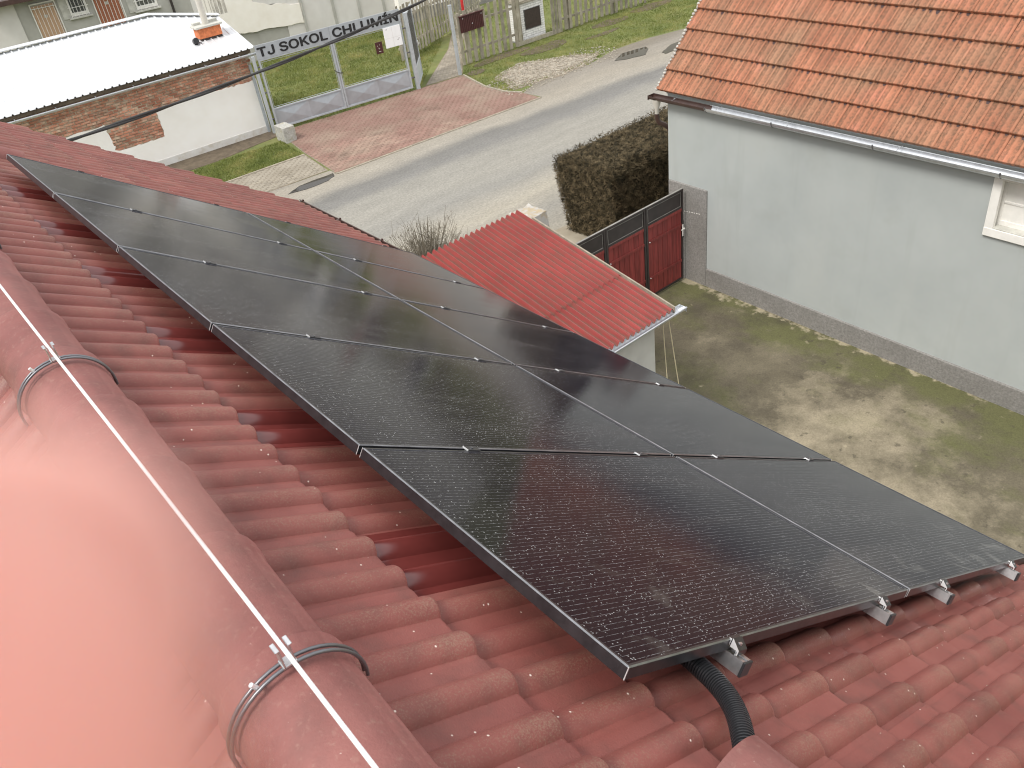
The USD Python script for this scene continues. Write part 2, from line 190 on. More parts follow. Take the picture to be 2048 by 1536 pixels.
m_whitebrick = mat('white_glazed_brick', (0.78, 0.77, 0.74), rough=0.45, var=0.07, isl=0.05)
m_joint = mat('grey_joint', (0.25, 0.25, 0.25), rough=0.95)
m_rustdoor = mat('dark_sheet_door', (0.035, 0.024, 0.02), rough=0.5, var=0.3, scale=15)
m_wood = layered('weathered_picket', [((0.24, 0.215, 0.165), (0.36, 0.325, 0.255), 5.0), ((0.15, 0.15, 0.08), 2.2, 0.48, 0.7, None, 0.6), ((0.14, 0.115, 0.085), 9.0, 0.55, 0.75, (4, 4, .5), 0.6)], rough=0.9, bump=0.003, isl=0.22)
m_cab = mat('brown_corrugated_plastic', (0.055, 0.016, 0.016), rough=0.35, var=0.15)
m_redpost = mat('red_post_paint', (0.55, 0.03, 0.03), rough=0.5)
m_stone = layered('granite', [((0.30, 0.29, 0.26), (0.50, 0.49, 0.45), 22.0), ((0.35, 0.31, 0.18), 6, .55, .7, None, .6)], rough=0.9, bump=0.01, bscale=30)
m_paver = layered('red_paver', [((0.205, 0.116, 0.090), (0.275, 0.166, 0.132), 1.1), ((0.31, 0.24, 0.18), 0.8, 0.42, 0.70, None, 0.75), ((0.13, 0.090, 0.066), 1.6, 0.56, 0.75, None, 0.55)], rough=0.85, bump=0.002, bscale=150, isl=0.14)
m_gpaver = layered('grey_paver', [((0.23, 0.20, 0.155), (0.31, 0.275, 0.22), 1.2), ((0.22, 0.19, 0.14), 1.5, 0.5, 0.75, None, 0.6)], rough=0.9, bump=0.002, bscale=150, isl=0.12)
m_sand = mat('joint_sand', (0.22, 0.18, 0.13), rough=0.95, var=0.25)
m_kerb = mat('concrete_kerb', (0.31, 0.27, 0.21), rough=0.9, var=0.2, scale=8)
m_gravel = mat('limestone_gravel', (0.37, 0.33, 0.265), rough=0.9, var=0.25, isl=0.35)
m_earth = layered('bare_earth', [((0.085, 0.065, 0.045), (0.16, 0.125, 0.085), 4.0)], rough=0.95, bump=0.02, bscale=25)
m_ground = layered('grassy_ground', [((0.105, 0.130, 0.038), (0.185, 0.20, 0.065), 1.1), ((0.24, 0.205, 0.085), 0.8, 0.5, 0.72, None, 0.6), ((0.10, 0.075, 0.045), 2.4, 0.6, 0.75, None, 0.6)], rough=0.95, bump=0.03, bscale=30)
m_grass = usdkit.material(stage, LK + 'grass_blades', {'g': ('geometry', {}), 'n': ('noise_texture', {'scale': 1.3, 'detail': 4.0}), 'a': ('math', {'math_type': 'multiply_add', 'value2': 0.45}),
    'r': ('rgb_ramp', {'ramp': [(0.25, (0.105, 0.138, 0.038)), (0.5, (0.195, 0.220, 0.066)), (0.75, (0.36, 0.325, 0.13))]}), 'd': ('diffuse_bsdf', {}), 't': ('translucent_bsdf', {}), 'm': ('mix_closure', {'fac': 0.3})},
    [('g.position', 'n.vector'), ('g.random_per_island', 'a.value1'), ('n.fac', 'a.value3'), ('a.value', 'r.fac'), ('r.color', 'd.color'), ('r.color', 't.color'), ('d.BSDF', 'm.closure1'), ('t.BSDF', 'm.closure2')], surface='m.closure')
def twig_mat(name, ramp, ns=2.2, k=0.5):
    return usdkit.material(stage, LK + name, {'g': ('geometry', {}), 'n': ('noise_texture', {'scale': ns, 'detail': 4.0}), 'a': ('math', {'math_type': 'multiply_add', 'value2': k}),
        'r': ('rgb_ramp', {'ramp': ramp}), 'p': ('principled_bsdf', {'roughness': 0.8, 'specular_ior_level': 0.2})},
        [('g.position', 'n.vector'), ('g.random_per_island', 'a.value1'), ('n.fac', 'a.value3'), ('a.value', 'r.fac'), ('r.color', 'p.base_color')], surface='p.BSDF')
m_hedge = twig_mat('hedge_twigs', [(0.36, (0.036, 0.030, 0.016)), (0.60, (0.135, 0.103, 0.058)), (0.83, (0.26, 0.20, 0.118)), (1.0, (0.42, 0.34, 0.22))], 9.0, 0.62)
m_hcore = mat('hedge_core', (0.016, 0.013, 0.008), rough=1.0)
m_bush = twig_mat('bare_bush_twigs', [(0.2, (0.10, 0.085, 0.065)), (0.8, (0.24, 0.21, 0.16))])
m_rope = mat('pale_rope', (0.62, 0.55, 0.36), rough=0.8)
m_cable = mat('black_cable_sheath', (0.028, 0.027, 0.026), rough=0.5)
m_water = usdkit.material(stage, LK + 'puddle_water', {'p': ('principled_bsdf', {'base_color': (0.035, 0.03, 0.024), 'roughness': 0.015, 'ior': 1.33, 'specular_ior_level': 0.6})}, [], surface='p.BSDF')
m_paper = mat('white_notice', (0.86, 0.86, 0.85), rough=0.5, var=0.02)

# road: worn asphalt, wheel tracks and dusty bands run along x
m_road = usdkit.material(stage, LK + 'worn_asphalt', {
    'g': ('geometry', {}), 's': ('separate_xyz', {}), 'w': ('noise_texture', {'scale': 0.35, 'detail': 3.0}),
    'k': ('math', {'math_type': 'multiply_add', 'value2': 0.045}),     # y + slope * x : the road bears slightly right
    'k2': ('math', {'math_type': 'multiply_add', 'value2': 1.1}),
    'mr': ('map_range', {'from_min': 11.0, 'from_max': 21.5, 'to_min': 0.0, 'to_max': 1.0}),
    'r': ('rgb_ramp', {'ramp': [(0.0, (0.30, 0.265, 0.205)), (0.16, (0.27, 0.245, 0.197)), (0.27, (0.205, 0.193, 0.168)), (0.36, (0.285, 0.26, 0.21)), (0.46, (0.205, 0.196, 0.175)), (0.56, (0.235, 0.222, 0.192)), (0.655, (0.215, 0.204, 0.178)), (0.70, (0.160, 0.154, 0.142)), (0.755, (0.142, 0.136, 0.124)), (0.80, (0.25, 0.228, 0.19)), (0.87, (0.24, 0.215, 0.175)), (0.95, (0.20, 0.18, 0.15)), (1.0, (0.16, 0.14, 0.11))]}),
    'mp': ('mapping', {'scale': (0.5, 1.3, 1)}), 'n1': ('noise_texture', {'scale': 2.2, 'detail': 7.0, 'roughness': 0.65}),
    'q1': ('map_range', {'from_min': 0.3, 'from_max': 0.7, 'to_min': 1.06, 'to_max': 1.30}),
    'n2': ('noise_texture', {'scale': 17.0, 'detail': 6.0, 'roughness': 0.75}), 'q2': ('map_range', {'from_min': 0.35, 'from_max': 0.65, 'to_min': 0.76, 'to_max': 1.18}),
    'mm': ('math', {'math_type': 'multiply'}), 'h': ('hsv', {}), 'b': ('bump', {'strength': 1.0, 'distance': 0.006}), 'p': ('principled_bsdf', {'roughness': 0.8, 'specular_ior_level': 0.35})},
    [('g.position', 's.vector'), ('g.position', 'w.vector'), ('s.x', 'k.value1'), ('s.y', 'k.value3'), ('w.fac', 'k2.value1'), ('k.value', 'k2.value3'), ('k2.value', 'mr.value'), ('mr.result', 'r.fac'),
     ('g.position', 'mp.vector'), ('mp.vector', 'n1.vector'), ('n1.fac', 'q1.value'), ('g.position', 'n2.vector'), ('n2.fac', 'q2.value'), ('q1.result', 'mm.value1'), ('q2.result', 'mm.value2'), ('mm.value', 'h.value'), ('r.color', 'h.color'), ('h.color', 'p.base_color'), ('n2.fac', 'b.height'), ('b.normal', 'p.normal')], surface='p.BSDF')

# solar laminate: near-black cells, fine silver wires down the slope, dust veil, and pale dots painting the gleam of sky-lit droplets
AL = 0.5997353
NV = np.array([math.sin(AL), 0, math.cos(AL)]); VD = np.array([math.cos(AL), 0, -math.sin(AL)])
m_pv = usdkit.material(stage, LK + 'solar_laminate', {
    'g': ('geometry', {}), 's': ('separate_xyz', {}), 'rot': ('vector_rotate', {'rotate_type': 'y_axis', 'angle': -AL}),
    'lm': ('math', {'math_type': 'multiply', 'value2': 1 / 0.0183}), 'lf': ('math', {'math_type': 'fraction'}), 'll': ('math', {'math_type': 'less_than', 'value2': 0.065}),
    'wn': ('noise_texture', {'scale': 90.0, 'detail': 3.0}), 'wq': ('map_range', {'from_min': 0.42, 'from_max': 0.62, 'to_min': 0.12, 'to_max': 0.85}), 'lw': ('math', {'math_type': 'multiply'}),
    'mp1': ('mapping', {'scale': (0.55, 3.2, 1)}), 'n1': ('noise_texture', {'scale': 1.3, 'detail': 6.0, 'roughness': 0.62}), 'q1': ('map_range', {'from_min': 0.42, 'from_max': 0.72, 'to_min': 0.0, 'to_max': 1.0, 'clamp': True}),
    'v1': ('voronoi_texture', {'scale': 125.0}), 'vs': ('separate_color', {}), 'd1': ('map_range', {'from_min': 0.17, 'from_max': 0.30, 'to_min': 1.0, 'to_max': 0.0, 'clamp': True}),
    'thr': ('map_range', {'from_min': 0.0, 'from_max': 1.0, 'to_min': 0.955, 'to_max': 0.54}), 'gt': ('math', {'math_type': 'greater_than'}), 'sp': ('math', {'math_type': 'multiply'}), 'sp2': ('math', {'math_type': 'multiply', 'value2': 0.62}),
    'dust': ('math', {'math_type': 'multiply', 'value2': 0.014}), 'yf': ('map_range', {'from_min': 0.02, 'from_max': 0.55, 'to_min': 1.0, 'to_max': 0.0, 'clamp': True}), 'n4': ('noise_texture', {'scale': 5.5, 'detail': 5.0, 'roughness': 0.6, 'distortion': 0.6}), 'q4': ('map_range', {'from_min': 0.58, 'from_max': 0.72, 'to_min': 0.0, 'to_max': 0.16, 'clamp': True}), 'sm': ('math', {'math_type': 'multiply_add'}),
    'c0': ('mix', {'color1': (0.0050, 0.0040, 0.0066), 'color2': (0.40, 0.38, 0.35)}),
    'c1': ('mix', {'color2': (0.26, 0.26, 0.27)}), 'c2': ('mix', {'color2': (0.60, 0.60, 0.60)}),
    'rg': ('map_range', {'from_min': 0.0, 'from_max': 1.0, 'to_min': 0.045, 'to_max': 0.15}), 'bn': ('noise_texture', {'scale': 260.0, 'detail': 2.0}), 'bp': ('bump', {'strength': 0.25, 'distance': 0.0004}),
    'p': ('principled_bsdf', {'roughness': 0.14, 'ior': 1.5, 'specular_ior_level': 0.12})},
    [('g.position', 's.vector'), ('g.position', 'rot.vector'), ('s.y', 'lm.value1'), ('lm.value', 'lf.value1'), ('lf.value', 'll.value1'), ('g.position', 'wn.vector'), ('wn.fac', 'wq.value'), ('ll.value', 'lw.value1'), ('wq.result', 'lw.value2'),
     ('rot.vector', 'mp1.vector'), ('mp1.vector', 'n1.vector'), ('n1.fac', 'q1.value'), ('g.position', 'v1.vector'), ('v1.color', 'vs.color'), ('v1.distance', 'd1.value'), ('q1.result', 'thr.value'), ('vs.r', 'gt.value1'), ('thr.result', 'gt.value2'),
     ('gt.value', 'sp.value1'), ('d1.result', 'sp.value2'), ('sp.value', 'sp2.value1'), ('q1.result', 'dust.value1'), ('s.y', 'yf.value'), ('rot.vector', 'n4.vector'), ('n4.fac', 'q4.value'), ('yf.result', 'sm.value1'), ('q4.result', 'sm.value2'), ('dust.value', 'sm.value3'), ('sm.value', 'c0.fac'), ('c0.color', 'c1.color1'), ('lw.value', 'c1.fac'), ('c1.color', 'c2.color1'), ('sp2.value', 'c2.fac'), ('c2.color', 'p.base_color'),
     ('q1.result', 'rg.value'), ('rg.result', 'p.roughness'), ('g.position', 'bn.vector'), ('bn.fac', 'bp.height'), ('bp.normal', 'p.normal')], surface='p.BSDF')

# ------------------------------------------------------------------ helpers
used = {}
def path_for(parent, name):
    k = used.get((parent, name), 0); used[(parent, name)] = k + 1
    return f'{parent}/{name}' + (f'_{k:03d}' if k else '')
def tag(prim, label=None, cat=None, group=None, kind=None):
    prim = prim.GetPrim() if hasattr(prim, 'GetPrim') else prim
    for k, v in (('label', label), ('category', cat), ('group', group), ('kind', kind)):
        if v: prim.SetCustomDataByKey(k, v)
    return prim
def thing(name, label, cat, loc=(0, 0, 0), yaw=0.0, group=None, M=None):
    p = path_for('/World', name); x = UsdGeom.Xform.Define(stage, p)
    if M is not None: x.AddTransformOp().Set(Gf.Matrix4d(*np.asarray(M, float).T.ravel()))
    else:
        x.AddTranslateOp().Set(Gf.Vec3d(*map(float, loc)))
        if yaw: x.AddRotateZOp().Set(math.degrees(yaw))
    tag(x, label, cat, group); return p
def obj(name, mesh, m, parent='/World', smooth=False, label=None, cat=None, group=None, kind=None, T=None):
    p = path_for(parent, name); q = usdkit.mesh(stage, p, mesh, m, smooth=smooth)
    if T is not None: q.AddTransformOp().Set(Gf.Matrix4d(*np.asarray(T, float).T.ravel()))
    tag(q, label, cat, group, kind); return p
cat_ = trimesh.util.concatenate
def box(x0, x1, y0, y1, z0, z1):
    b = trimesh.creation.box([abs(x1 - x0), abs(y1 - y0), abs(z1 - z0)]); b.apply_translation([(x0 + x1) / 2, (y0 + y1) / 2, (z0 + z1) / 2]); return b
def cbox(x0, x1, y0, y1, z0, z1, c=0.004):
    x0, x1 = sorted((x0, x1)); y0, y1 = sorted((y0, y1)); z0, z1 = sorted((z0, z1)); c = min(c, (x1 - x0) / 3, (y1 - y0) / 3, (z1 - z0) / 3); P = []
    for X, sx in ((x0, 1), (x1, -1)):
        for Y, sy in ((y0, 1), (y1, -1)):
            for Z, sz in ((z0, 1), (z1, -1)): P += [(X + sx * c, Y + sy * c, Z), (X + sx * c, Y, Z + sz * c), (X, Y + sy * c, Z + sz * c)]
    return trimesh.convex.convex_hull(np.array(P))
def tube(path, r, n=8, caps=True):
    P = np.asarray(path, float); r = np.broadcast_to(np.asarray(r, float), len(P)); t = np.gradient(P, axis=0); t /= np.linalg.norm(t, axis=1, keepdims=True)
    ref = np.array([0, 0, 1.0]) if abs(t[0, 2]) < 0.9 else np.array([1.0, 0, 0]); V = []
    for i in range(len(P)):
        a = np.cross(t[i], ref); a /= np.linalg.norm(a); b = np.cross(a, t[i]); ref = b
        th = np.arange(n) / n * 2 * np.pi
        V.append(P[i] + r[i] * (np.cos(th)[:, None] * a + np.sin(th)[:, None] * b))
    V = np.vstack(V); F = []
    for i in range(len(P) - 1):
        for j in range(n):
            a, b, c, d = i * n + j, i * n + (j + 1) % n, (i + 1) * n + (j + 1) % n, (i + 1) * n + j; F += [(a, c, b), (a, d, c)]
    if caps:
        V = np.vstack([V, P[0], P[-1]]); k = len(V)
        for j in range(n): F += [(k - 2, j, (j + 1) % n), (k - 1, (len(P) - 1) * n + (j + 1) % n, (len(P) - 1) * n + j)]
    m = trimesh.Trimesh(V, F, process=False); 
    if m.volume < 0: m.invert()
    return m
def strip(profile, ys, closed=False):
    """sweep a profile of (x, z) along y."""
    P = np.asarray(profile, float); n = len(P); V = np.vstack([np.c_[P[:, 0], np.full(n, y), P[:, 1]] for y in ys]); F = []
    for i in range(len(ys) - 1):
        for j in range(n if closed else n - 1):
            a, b = i * n + j, i * n + (j + 1) % n; F += [(a, b, b + n), (a, b + n, a + n)]
    return trimesh.Trimesh(V, F, process=False)
def sheet(poly, z, res=None):
    if not isinstance(poly, Polygon): poly = Polygon(poly)
    m = trimesh.creation.extrude_polygon(poly, 0.02, engine='earcut'); m.apply_translation([0, 0, z - 0.02]); return m
def wobble(poly, amp=0.12, step=0.25, f=1.3, seed=0):
    p = Polygon(poly).segmentize(step); c = np.array(p.exterior.coords)[:-1]
    d = np.stack([meshkit.fbm(np.c_[c * f, np.full(len(c), seed * 3.1)], 3, seed), meshkit.fbm(np.c_[c * f, np.full(len(c), seed * 3.1 + 50)], 3, seed + 9)], 1) - 0.5
    return Polygon(c + 2 * amp * d).buffer(0)
def largest(p): return max(p.geoms, key=lambda g: g.area) if hasattr(p, 'geoms') else p
def px(P):
    d = np.asarray(P, float) - CAM; z = d @ CF; return 1024 + 1670.1 * (d @ CR) / z, 768 - 1670.1 * (d @ CU) / z, z

# ------------------------------------------------------------------ the ground
obj('ground', sheet([(-150, -150), (200, -150), (200, 250), (-150, 250)], 0.0), m_ground, kind='structure')
road = Polygon([(-80, 11.0), (9, 11.6), (80, 8.8), (80, 16.5), (26, 19.2), (23.7, 19.9), (22.3, 20.3), (20.6, 20.4), (19.0, 20.0), (17.5, 20.5), (15.9, 19.8), (15.9, 18.9), (8.72, 19.24), (8.75, 19.62), (6.0, 19.85), (-80, 23.5)])
obj('road', sheet(wobble(road, 0.05, 0.4, 1.5, 1), 0.006), m_road, kind='structure')
yard = Polygon([(-8, -14), (10.2, -14), (10.05, 8.26), (6.0, 8.26), (2.0, 8.2), (-8, 8.2)])
m_dirt = layered('sandy_verge', [((0.26, 0.22, 0.16), (0.36, 0.315, 0.24), 1.5), ((0.17, 0.14, 0.095), 2.5, 0.52, 0.72, None, 0.6)], rough=0.95, bump=0.008, bscale=30)
obj('sandy_verge', sheet(wobble([(-10, 8.26), (20, 8.26), (20, 10.9), (9.5, 11.8), (-10, 11.2)], 0.06, 0.4, 1.5, 12), 0.009), m_dirt, kind='structure')
obj('yard', sheet(yard, 0.012), m_concrete, kind='structure')
obj('earth_strip', sheet(wobble([(2.5, 25.0), (5.9, 24.8), (9.44, 24.62), (9.30, 23.75), (7.15, 23.42), (2.5, 23.6)], 0.08, seed=3), 0.010), m_earth, kind='structure')
for i, c in enumerate([(19.82, 23.08, 1.1, .38), (23.34, 23.2, 1.0, .33), (25.85, 23.4, 1.1, .35), (18.3, 23.7, 1.3, .3), (22.0, 22.3, .9, .16), (16.6, 23.1, .35, .25)]):
    e = shapely.affinity.scale(Point(c[0], c[1]).buffer(1.0, 12), c[2], c[3])
    obj('soil_patch', sheet(wobble(e, 0.18, 0.2, 2.0, 20 + i), 0.014), m_earth, kind='structure')

# pavers: interlocking zigzag blocks
def zig(cx, cy, s=1.0):
    a, b, k = 0.1115, 0.0555, 0.014
    P = [(-a, -b), (-a * .5, -b - k), (0, -b), (a * .5, -b + k), (a, -b), (a - k, 0), (a, b), (a * .5, b + k), (0, b), (-a * .5, b - k), (-a, b), (-a - k, 0)]
    return [(cx + x * .965, cy + y * .93) for x, y in P]
def pave(name, poly, m, ang, z=0.012, keep=300):
    P = shapely.affinity.rotate(Polygon(poly), -ang, origin=(0, 0)); x0, y0, x1, y1 = P.bounds
    root = obj(name, sheet(poly, z - 0.002), m_sand, kind='structure'); items = []
    c, s = math.cos(math.radians(ang)), math.sin(math.radians(ang)); inner = P.buffer(-0.03)
    for j in range(int((y1 - y0) / 0.111) + 1):
        for i in range(int((x1 - x0) / 0.223) + 2):
            q = Polygon(zig(x0 + 0.223 * (i + 0.5 * (j % 2)), y0 + 0.0555 + 0.111 * j))
            if not P.contains(q):
                q = largest(q.intersection(inner))
                if q.is_empty or q.area < 0.004 or q.geom_type != 'Polygon': continue
            items.append(q)
    def solid(q):
        h = z + 0.006 + rng.uniform(-.0025, .0025)
        e = np.array(q.exterior.coords)[:-1]; n = len(e); cc = e.mean(0); top = cc + (e - cc) * 0.93
        R = np.array([[c, -s], [s, c]]); e, top = e @ R.T, top @ R.T
        V = np.vstack([np.c_[e, np.full(n, z - 0.004)], np.c_[e, np.full(n, h - 0.004)], np.c_[top, np.full(n, h)], [[*(R @ cc), h]]]); F = []
        for k in range(2):
            for j in range(n):
                a, b = k * n + j, k * n + (j + 1) % n; F += [(a, b, b + n), (a, b + n, a + n)]
        for j in range(n): F.append((2 * n + j, 2 * n + (j + 1) % n, 3 * n))
        t = trimesh.Trimesh(V, F, process=False)
        return t if t.face_normals[-1][2] > 0 else (t.invert() or t)
    sol = [solid(q) for q in items]
    d = [np.linalg.norm(t.vertices.mean(0) - CAM) for t in sol]; order = np.argsort(d)
    for k in order[:keep]: obj('paver', sol[k], m, root)
    if len(order) > keep: obj('paver_field', cat_([sol[k] for k in order[keep:]]), m, root, kind='stuff')
    return root
pave('paved_drive', [(8.72, 19.25), (15.85, 18.92), (15.9, 19.8), (15.65, 20.4), (15.7, 21.5), (16.15, 23.25), (14.45, 23.45), (9.55, 24.05), (9.3, 23.1), (9.02, 21.5), (8.8, 19.64)], m_paver, -2.5)
pave('paved_path', [(14.75, 23.5), (16.2, 23.3), (18.95, 26.9), (25, 33.0), (23.4, 33.0), (18.04, 26.6)], m_gpaver, 48)
pave('pavement', [(3.2, 19.98), (8.74, 19.66), (8.97, 21.38), (3.2, 21.62)], m_gpaver, -2)
def kerb(a, b, w=0.06, z0=-0.05, z1=0.03):
    a, b = np.array(a), np.array(b); L = np.linalg.norm(b - a); m = cbox(0, L, -w / 2, w / 2, z0, z1, 0.008); yaw = math.atan2(b[1] - a[1], b[0] - a[0])
    m.apply_transform(trimesh.transformations.rotation_matrix(yaw, [0, 0, 1])); m.apply_translation([a[0], a[1], 0]); return m
obj('kerb', cat_([kerb(*s) for s in (((3.2, 21.66), (8.97, 21.42)), ((15.93, 19.85), (15.7, 20.4)), ((15.7, 20.4), (15.74, 21.5)), ((15.74, 21.5), (16.2, 23.25)), ((8.74, 19.2), (15.85, 18.88)))]), m_kerb, kind='structure')
for poly, sd_ in (([(7.2, 19.10), (7.69, 19.36), (8.29, 19.34), (8.70, 19.34), (8.60, 19.12), (8.33, 18.99), (7.65, 18.97)], 31), ([(19.69, 19.47), (20.38, 19.85), (21.36, 19.65), (21.22, 19.37), (20.64, 19.0), (19.92, 19.23)], 32), ([(21.1, 18.64), (21.93, 19.0), (22.6, 18.95), (21.9, 18.44), (21.01, 18.4)], 33)):
    pp = wobble(poly, 0.06, 0.12, 4, sd_)
    obj('puddle', sheet(largest(pp), 0.016), m_water, kind='structure')
# gravel patch
gp = wobble([(16.5, 22.04), (18.12, 22.5), (18.88, 21.9), (20.17, 20.85), (19.57, 20.28), (17.83, 19.91), (16.81, 20.24), (15.97, 20.3), (16.26, 21.35)], 0.25, 0.3, 1.5, 5)
obj('gravel_bed', sheet(largest(gp), 0.009), m_sand, kind='structure')
ico = trimesh.creation.icosphere(0, 1.0); V, F = [], []; n = 0
while n < 2600:
    p = rng.uniform([15.5, 19.7], [21.3, 22.8]); dd_ = gp.exterior.distance(Point(p)); ins = gp.contains(Point(p))
    if not (ins and rng.random() < 0.35 + dd_) and not ((not ins) and dd_ < 0.7 and rng.random() < 0.12 and p[1] < 21.6): continue
    s = rng.uniform(0.012, 0.032) * np.array([rng.uniform(.8, 1.5), rng.uniform(.8, 1.4), rng.uniform(.5, .9)]); v = ico.vertices * s * rng.uniform(.8, 1.2, (12, 1)); a = rng.uniform(0, 6.28)
    v = v @ np.array([[math.cos(a), -math.sin(a), 0], [math.sin(a), math.cos(a), 0], [0, 0, 1]]); V.append(v + [p[0], p[1], 0.018]); F.append(ico.faces + 12 * n); n += 1
tag(stage.GetPrimAtPath(obj('gravel', (np.vstack(V), np.vstack(F)), m_gravel, kind='stuff')), 'patch of pale loose gravel beside the red paved drive', 'gravel')

# grass blades
def blades(poly, n, h=(0.03, 0.09), w=0.008, seed=1):
    poly = Polygon(poly); r = np.random.default_rng(seed); x0, y0, x1, y1 = poly.bounds; P = r.uniform([x0, y0], [x1, y1], (int(n * 1.0), 2)); P = P[shapely.contains_xy(poly, P[:, 0], P[:, 1])]
    k = len(P); a = r.uniform(0, 6.283, k); hh = r.uniform(*h, k) * (0.55 + 0.9 * meshkit.fbm(np.c_[P * 0.9, np.zeros(k)], 3, 4)); lean = r.normal(0, 0.6, (k, 2)) * hh[:, None]
    d = np.c_[np.cos(a), np.sin(a)] * w * r.uniform(.6, 1.6, k)[:, None]; V = np.empty((k, 3, 3)); V[:, 0] = np.c_[P - d, np.zeros(k)]; V[:, 1] = np.c_[P + d, np.zeros(k)]; V[:, 2] = np.c_[P + lean, hh]
    return V.reshape(-1, 3), np.arange(3 * k).reshape(-1, 3)
def grass(parts, label):
    V, F, n = [], [], 0
    for v, f in parts: V.append(v); F.append(f + n); n += len(v)
    tag(stage.GetPrimAtPath(obj('grass', (np.vstack(V), np.vstack(F)), m_grass, kind='stuff')), label, 'grass')
grass([blades([(9.6, 24.2), (14.6, 23.55), (17.9, 27), (23, 32.5), (8, 35), (8.0, 27)], 75000, (0.04, 0.11), 0.010, 2)], 'lawn of green grass behind the sports ground gate')
grass([blades([(3.2, 21.7), (8.95, 21.5), (9.15, 23.2), (7.15, 23.35), (3.2, 23.4)], 16000, (0.03, 0.08), 0.009, 3), blades([(9.4, 23.95), (14.4, 23.35), (14.4, 23.62), (9.45, 24.2)], 1500, (0.03, 0.08), 0.008, 6)], 'grass strip between white plastered wall and pavement')
vr = Polygon([(16.2, 23.3), (15.75, 21.4), (15.7, 20.3), (16.9, 20.2), (19, 20.1), (20.6, 20.5), (22.3, 20.4), (24, 20.0), (34, 18.5), (34, 24.4), (17.0, 24.2)]).difference(gp.buffer(-0.25))
grass([blades(largest(vr), 60000, (0.025, 0.075), 0.009, 4), blades([(17, 24.4), (34, 24.6), (34, 31), (20, 29.5)], 12000, (0.04, 0.1), 0.01, 8)], 'grassy verge between road and weathered picket fence')

# ------------------------------------------------------------------ our house
R0 = np.array([0, 0, 6.3])                                    # upper corner of the solar array; roof axes: VD down, y along, NV out
RM = np.eye(4); RM[:3, 0] = VD; RM[:3, 1] = (0, 1, 0); RM[:3, 2] = NV; RM[:3, 3] = R0
RIDGE_X = -0.615; YN, YF = -3.33, 9.03
hz = lambda off, v: (R0 + VD * v + NV * off)                  # point on the slope
house = thing('tiled_house', 'house in the foreground with dark red concrete tiles under the solar array', 'house')
zs = lambda x, off: 6.3 + (off - NV[0] * x) / NV[2]              # height of the slope at x
prof = [(2.85, 0.0), (2.85, zs(2.85, -0.24)), (RIDGE_X, zs(RIDGE_X, -0.24)), (2 * RIDGE_X - 2.85, zs(2.85, -0.24)), (2 * RIDGE_X - 2.85, 0.0)]
w = trimesh.creation.extrude_polygon(Polygon(prof), YF - 0.12 - YN - 0.2, engine='earcut')
w.apply_transform(np.array([[1, 0, 0, 0], [0, 0, -1, YF - 0.12], [0, 1, 0, 0], [0, 0, 0, 1.0]])); obj('wall', w, m_housewall, house)
def slope_mat(side):
    if side > 0: return RM
    S = np.diag([-1.0, -1.0, 1.0, 1.0]); S[0, 3] = 2 * RIDGE_X; return S @ RM       # turned half round about the ridge
und = cbox(-0.68, 3.98, YN, YF - 0.02, -0.20, -0.185); rf = []
for side in (1, -1):
    u = und.copy()
    if side < 0: u.vertices[:, 1] *= -1; u.invert()
    u.apply_transform(slope_mat(side)); rf.append(u)
roof = obj('roof', cat_(rf), m_under, house)
def roll(t):                                                 # one 15 cm wave: flat pan, round roll
    s = (t - 0.075) / 0.088; return np.where(np.abs(s) < 0.5, 0.029 * np.clip(np.cos(np.pi * s), 0, 1) ** 0.72, 0.0)
def tile_mesh(seed=0, lip=True):
    r = np.random.default_rng(seed); t = np.unique(np.r_[np.linspace(0, 0.022, 2), np.linspace(0.031, 0.119, 15)]); t = np.r_[t, t[0:] + 0.15, [0.300, 0.3115]]
    h = roll(np.mod(np.minimum(t, 0.2999), 0.15)); h[-2:] = [0.002, 0.0005]; h = h + 0.0035 * t / 0.3
    rows = [(-0.395, -0.031), (-0.16, -0.0115), (-0.013, -0.0006), (-0.004, -0.003), (0.0, -0.009), (0.0, -0.030)]; n = len(t)
    V = []
    for k, (x, z) in enumerate(rows):
        hh = h * (0.94 if k == 3 else 0.86 if k == 4 else 0.86 if k == 5 else 1); V.append(np.c_[np.full(n, x) + (0.0015 * np.sin(t * 40 + seed) if k > 1 else 0), t - 0.0, -0.150 + z + hh + (0 if k < 5 else -0.0)])
    V = np.vstack(V); F = []
    for i in range(len(rows) - 1):
        for j in range(n - 1):
            a = i * n + j; F += [(a, a + n, a + n + 1), (a, a + n + 1, a + 1)]
    e = np.array([(i * n + n - 1) for i in range(len(rows) - 1)]); k0 = len(V); V = np.vstack([V, V[e] + [0, 0.0005, -0.010]])   # side edge of the lip
    for i in range(len(e) - 1): F += [(e[i], e[i + 1], k0 + i + 1), (e[i], k0 + i + 1, k0 + i)]
    return V, np.array(F)
tvar = [tile_mesh(k) for k in range(3)]; tv = []
for v_, f_ in tvar:
    mm = trimesh.Trimesh(v_, f_, process=False)
    if mm.face_normals[:40, 2].mean() < 0: mm.invert()
    tv.append(mm)
A_NOSE, GA = -0.14, 0.345
metal_cols = {k for k in range(2, 30, 3)}
cand = []
for side in (1, -1):
    for j in range(0, 13):
        for k in range(-11, 30):
            v0 = A_NOSE + GA * j; u0 = -0.03 + 0.30 * k
            if u0 < YN or u0 + 0.3 > YF + 0.03: continue
            cand.append((side, j, k, v0, u0))
vis, rest = [], {1: [], -1: []}
